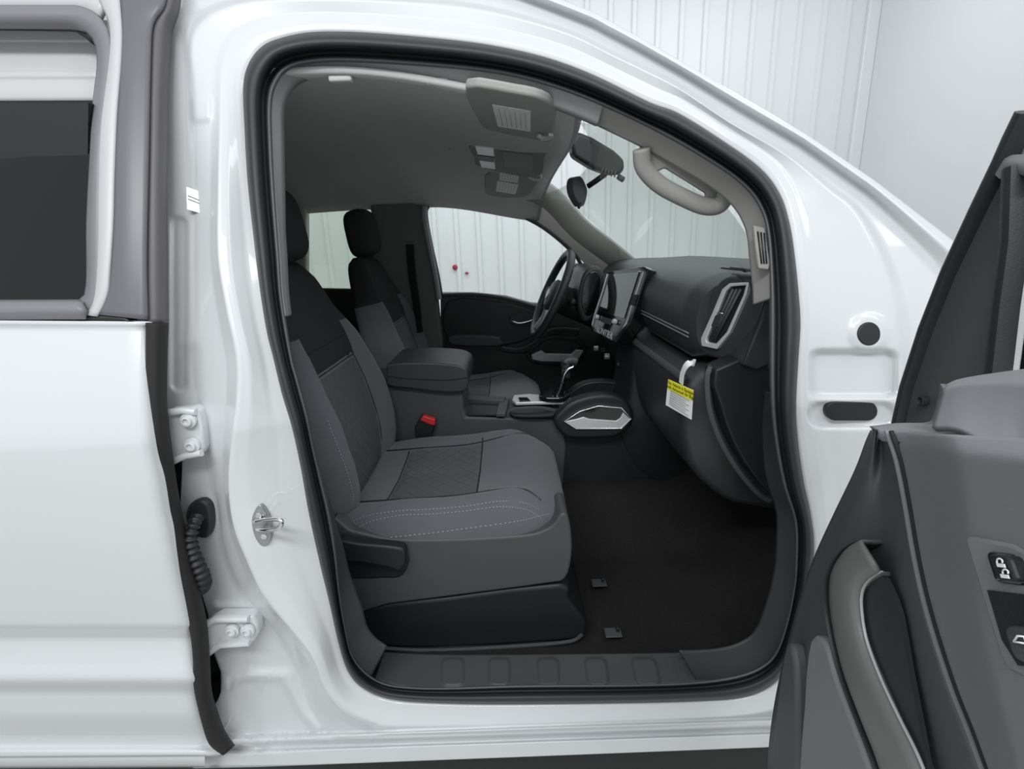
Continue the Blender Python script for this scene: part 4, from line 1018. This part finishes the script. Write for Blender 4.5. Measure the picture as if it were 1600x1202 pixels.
# upper shoulder of the trim under the window
T1 = resamp(c2([(1476, 602), (1500, 592), (1560, 582), (1640, 572), (1720, 566)], 4), 40)
T2 = resamp(c2([(1456, 668), (1500, 672), (1560, 706), (1600, 745), (1700, 800)], 4), 40)
rg = []
for i in range(21):
    t = i / 20
    rg.append([dp(a[0] * (1 - t) + b[0] * t, a[1] * (1 - t) + b[1] * t, .0 - .03 * (1 - sm(0, .15, t)) + .035 * t) for a, b in zip(T1, T2)])
rg = [[p - DN * .1 for p in rg[0]]] + rg
loft('upper_shoulder', rg, DOORT, nd, closed=False, solid=.004, soff=-1)
T0 = resamp(c2([(1362, 671), (1400, 667), (1456, 664), (1470, 640), (1478, 600)], 4), 40)
T3 = resamp(c2([(1386, 690), (1420, 692), (1470, 694), (1540, 720), (1600, 760)], 4), 40)
rg = [[dp(a[0] * (1 - t) + b[0] * t, a[1] * (1 - t) + b[1] * t, -.02 + .045 * sm(0, .6, t)) for a, b in zip(T0, T3)] for t in [i / 12 for i in range(13)]]
loft('trim_cap', rg, DOORT, nd, closed=False, solid=.004, soff=-1)
# mirror sail panel and frame, set deeper
E0 = V((.60, -.03, 1)); ep_ = lambda x, y, off=0: PP(x, y, E0, DN, off)
prism('sail_panel', [ep_(x, y) for x, y in ((1404, 690), (1418, 610), (1445, 530), (1484, 430), (1530, 335), (1562, 270), (1582, 262), (1578, 380), (1560, 520), (1548, 620), (1470, 690))], -DN * .02, DOORD, nd, bevel=.004)
strip('frame_seal', [ep_(x, y, .004) for x, y in ((1404, 668), (1418, 606), (1448, 515), (1484, 425), (1530, 328), (1566, 255), (1584, 215), (1604, 175))], .014, .02, tuple(DN), RUB, nd)
strip('window_channel', [ep_(x, y, .006) for x, y in ((1586, 262), (1582, 380), (1568, 480), (1556, 585))], .018, .02, tuple(DN), RUB, nd)
prism('frame_white_edge', [ep_(x, y, -.01) for x, y in ((1588, 250), (1606, 195), (1640, 195), (1610, 300), (1600, 420), (1578, 585), (1562, 585), (1576, 480), (1588, 400))], -DN * .01, WHITE, nd, bevel=.002)
strip('frame_bend', cr([ep_(x, y, .0) for x, y in ((1570, 272), (1582, 258), (1600, 258), (1640, 262))], 4), .02, .02, tuple(DN), FRAMEG, nd)
prism('window_glass', [ep_(x, y, -.03) for x, y in ((1600, 240), (1750, 240), (1750, 590), (1585, 590))], -DN * .004, GLB, nd, bevel=0)
cc = dp(1443, 627, -.06); cc = ep_(1443, 627, .004)
lf = V((0, 1, 0)); lf = (lf - DN * lf.dot(DN)).normalized(); lu = V((0, 0, 1))
loft('trim_screw', [[cc + (lf * math.cos(a) + lu * math.sin(a)) * r + DN * d for a in [k * math.pi / 10 for k in range(20)]] for r, d in ((.0075, -.002), (.0075, .004), (.006, .005), (.005, .001), (.001, .001))], RUB, nd, auto=40)
# pull handle
HO = resamp(c2([(1350, 848), (1326, 862), (1304, 895), (1300, 935), (1306, 985), (1322, 1050), (1348, 1120), (1372, 1180), (1395, 1250)], 6), 60)
HI = resamp(c2([(1378, 893), (1360, 905), (1348, 922), (1346, 950), (1354, 1000), (1376, 1060), (1404, 1120), (1436, 1185), (1460, 1250)], 6), 60)
rg = []
for i in range(11):
    t = i / 10
    rg.append([dp(a[0] * (1 - t) + b[0] * t, a[1] * (1 - t) + b[1] * t, .034 + .008 * math.sin(math.pi * t) ** .5) for a, b in zip(HO, HI)])
rg.append([p - DN * .006 for p in rg[-1]]); rg.insert(0, [p - DN * .02 for p in rg[0]])
loft('pull_handle', rg, DOORH, nd, closed=False, solid=.003, soff=-1)
strip('handle_edge', [dp(x - 3, y, .026) for x, y in HO], .0025, .014, tuple(DN), BLK, nd)
strip('handle_highlight', [dp(x, y, .038) for x, y in HI], .0008, .002, tuple(DN), SILV, nd)
prism('door_pocket', [dp(x, y, .034) for x, y in c2([(1266, 1000), (1288, 1006), (1304, 1060), (1330, 1130), (1360, 1215), (1362, 1260), (1256, 1260), (1256, 1100)], 3, True)], -DN * .02, DOORT, nd, bevel=.004)  # pocket face; its lighter colour stands for the reflected white body
prism('edge_strip', [dp(x, y, .026) for x, y in c2([(1228, 1006), (1240, 1030), (1244, 1110), (1240, 1260), (1206, 1260), (1212, 1110)], 3, True)], -DN * .02, DOORD, nd, bevel=.006)
prism('recess_shade_panel', [dp(x, y, .034) for x, y in c2([(1349, 925), (1360, 906), (1376, 897), (1390, 920), (1405, 961), (1419, 1042), (1434, 1120), (1448, 1196), (1456, 1250), (1455, 1250), (1434, 1180), (1385, 1066), (1352, 985)], 2, True)], -DN * .004, mat('recess_shade', (.022, .023, .024), .6, bump=.2), nd, bevel=0)  # flat dark panel, the shade of the handle recess put into its colour
# switch panel
sp_ = lambda x, y, off=0: dp(x, y, .055 + off)
pn = prism('switch_panel', [sp_(x, y, .022) for x, y in c2([(1506, 842), (1512, 838), (1580, 850), (1592, 856), (1640, 870), (1680, 1060), (1600, 1058), (1572, 1045), (1560, 1020)], 1, True)], -DN * .03, DOORT, nd, bevel=.002)
ls = prism('lock_switch', [sp_(x, y, .025) for x, y in ((1535, 860), (1577, 866), (1596, 916), (1551, 911))], -DN * .01, GLB, pn, bevel=.003)
prism('switch_cap', [sp_(x, y, .028) for x, y in ((1540, 865), (1574, 869), (1589, 909), (1554, 906))], -DN * .008, BLK, ls, bevel=.002)
xd = sp_(1575, 880) - sp_(1550, 876); yd = sp_(1556, 868) - sp_(1566, 900)
def lockicon(cx, cy, openit):
    q = lambda a, b: sp_(cx + a, cy + b, .0292)
    prism('lock_icon', [q(-6, 0), q(6, 1.5), q(8, 7.5), q(-4, 6)], -DN * .0006, PAPER, ls, bevel=0)
    dx = 3 if openit else 0
    tube('lock_icon_shackle', cr([q(-4 + dx, 0), q(-4 + dx, -5), q(0 + dx, -7), q(4 + dx, -4), q(4 + dx, 0)], 4), .0004, PAPER, ls, seg=5)
lockicon(1562, 880, 0); lockicon(1568, 897, 1)
prism('switch_well', [sp_(x, y, .0235) for x, y in ((1542, 922), (1640, 934), (1680, 1050), (1590, 1040), (1565, 1000))], -DN * .004, BLK, pn, bevel=0)
ws_ = prism('window_switch', [sp_(x, y, .030) for x, y in ((1560, 976), (1600, 980), (1640, 984), (1660, 1042), (1580, 1034))], -DN * .012, DGR, pn, bevel=.004)
q = lambda a, b: sp_(1594 + a, 1000 + b, .0312)
tube('window_icon', [q(-10, 3), q(-4, -6), q(6, -5), q(8, 6), q(-10, 3)], .0005, PAPER, ws_, seg=5)
# outer white skin of the open door behind the trim
prism('outer_skin', [ep_(x, y, -.06) for x, y in ((1440, 700), (1800, 600), (1800, 1300), (1360, 1300), (1330, 1100))], -DN * .02, WHITE, nd, bevel=.01)
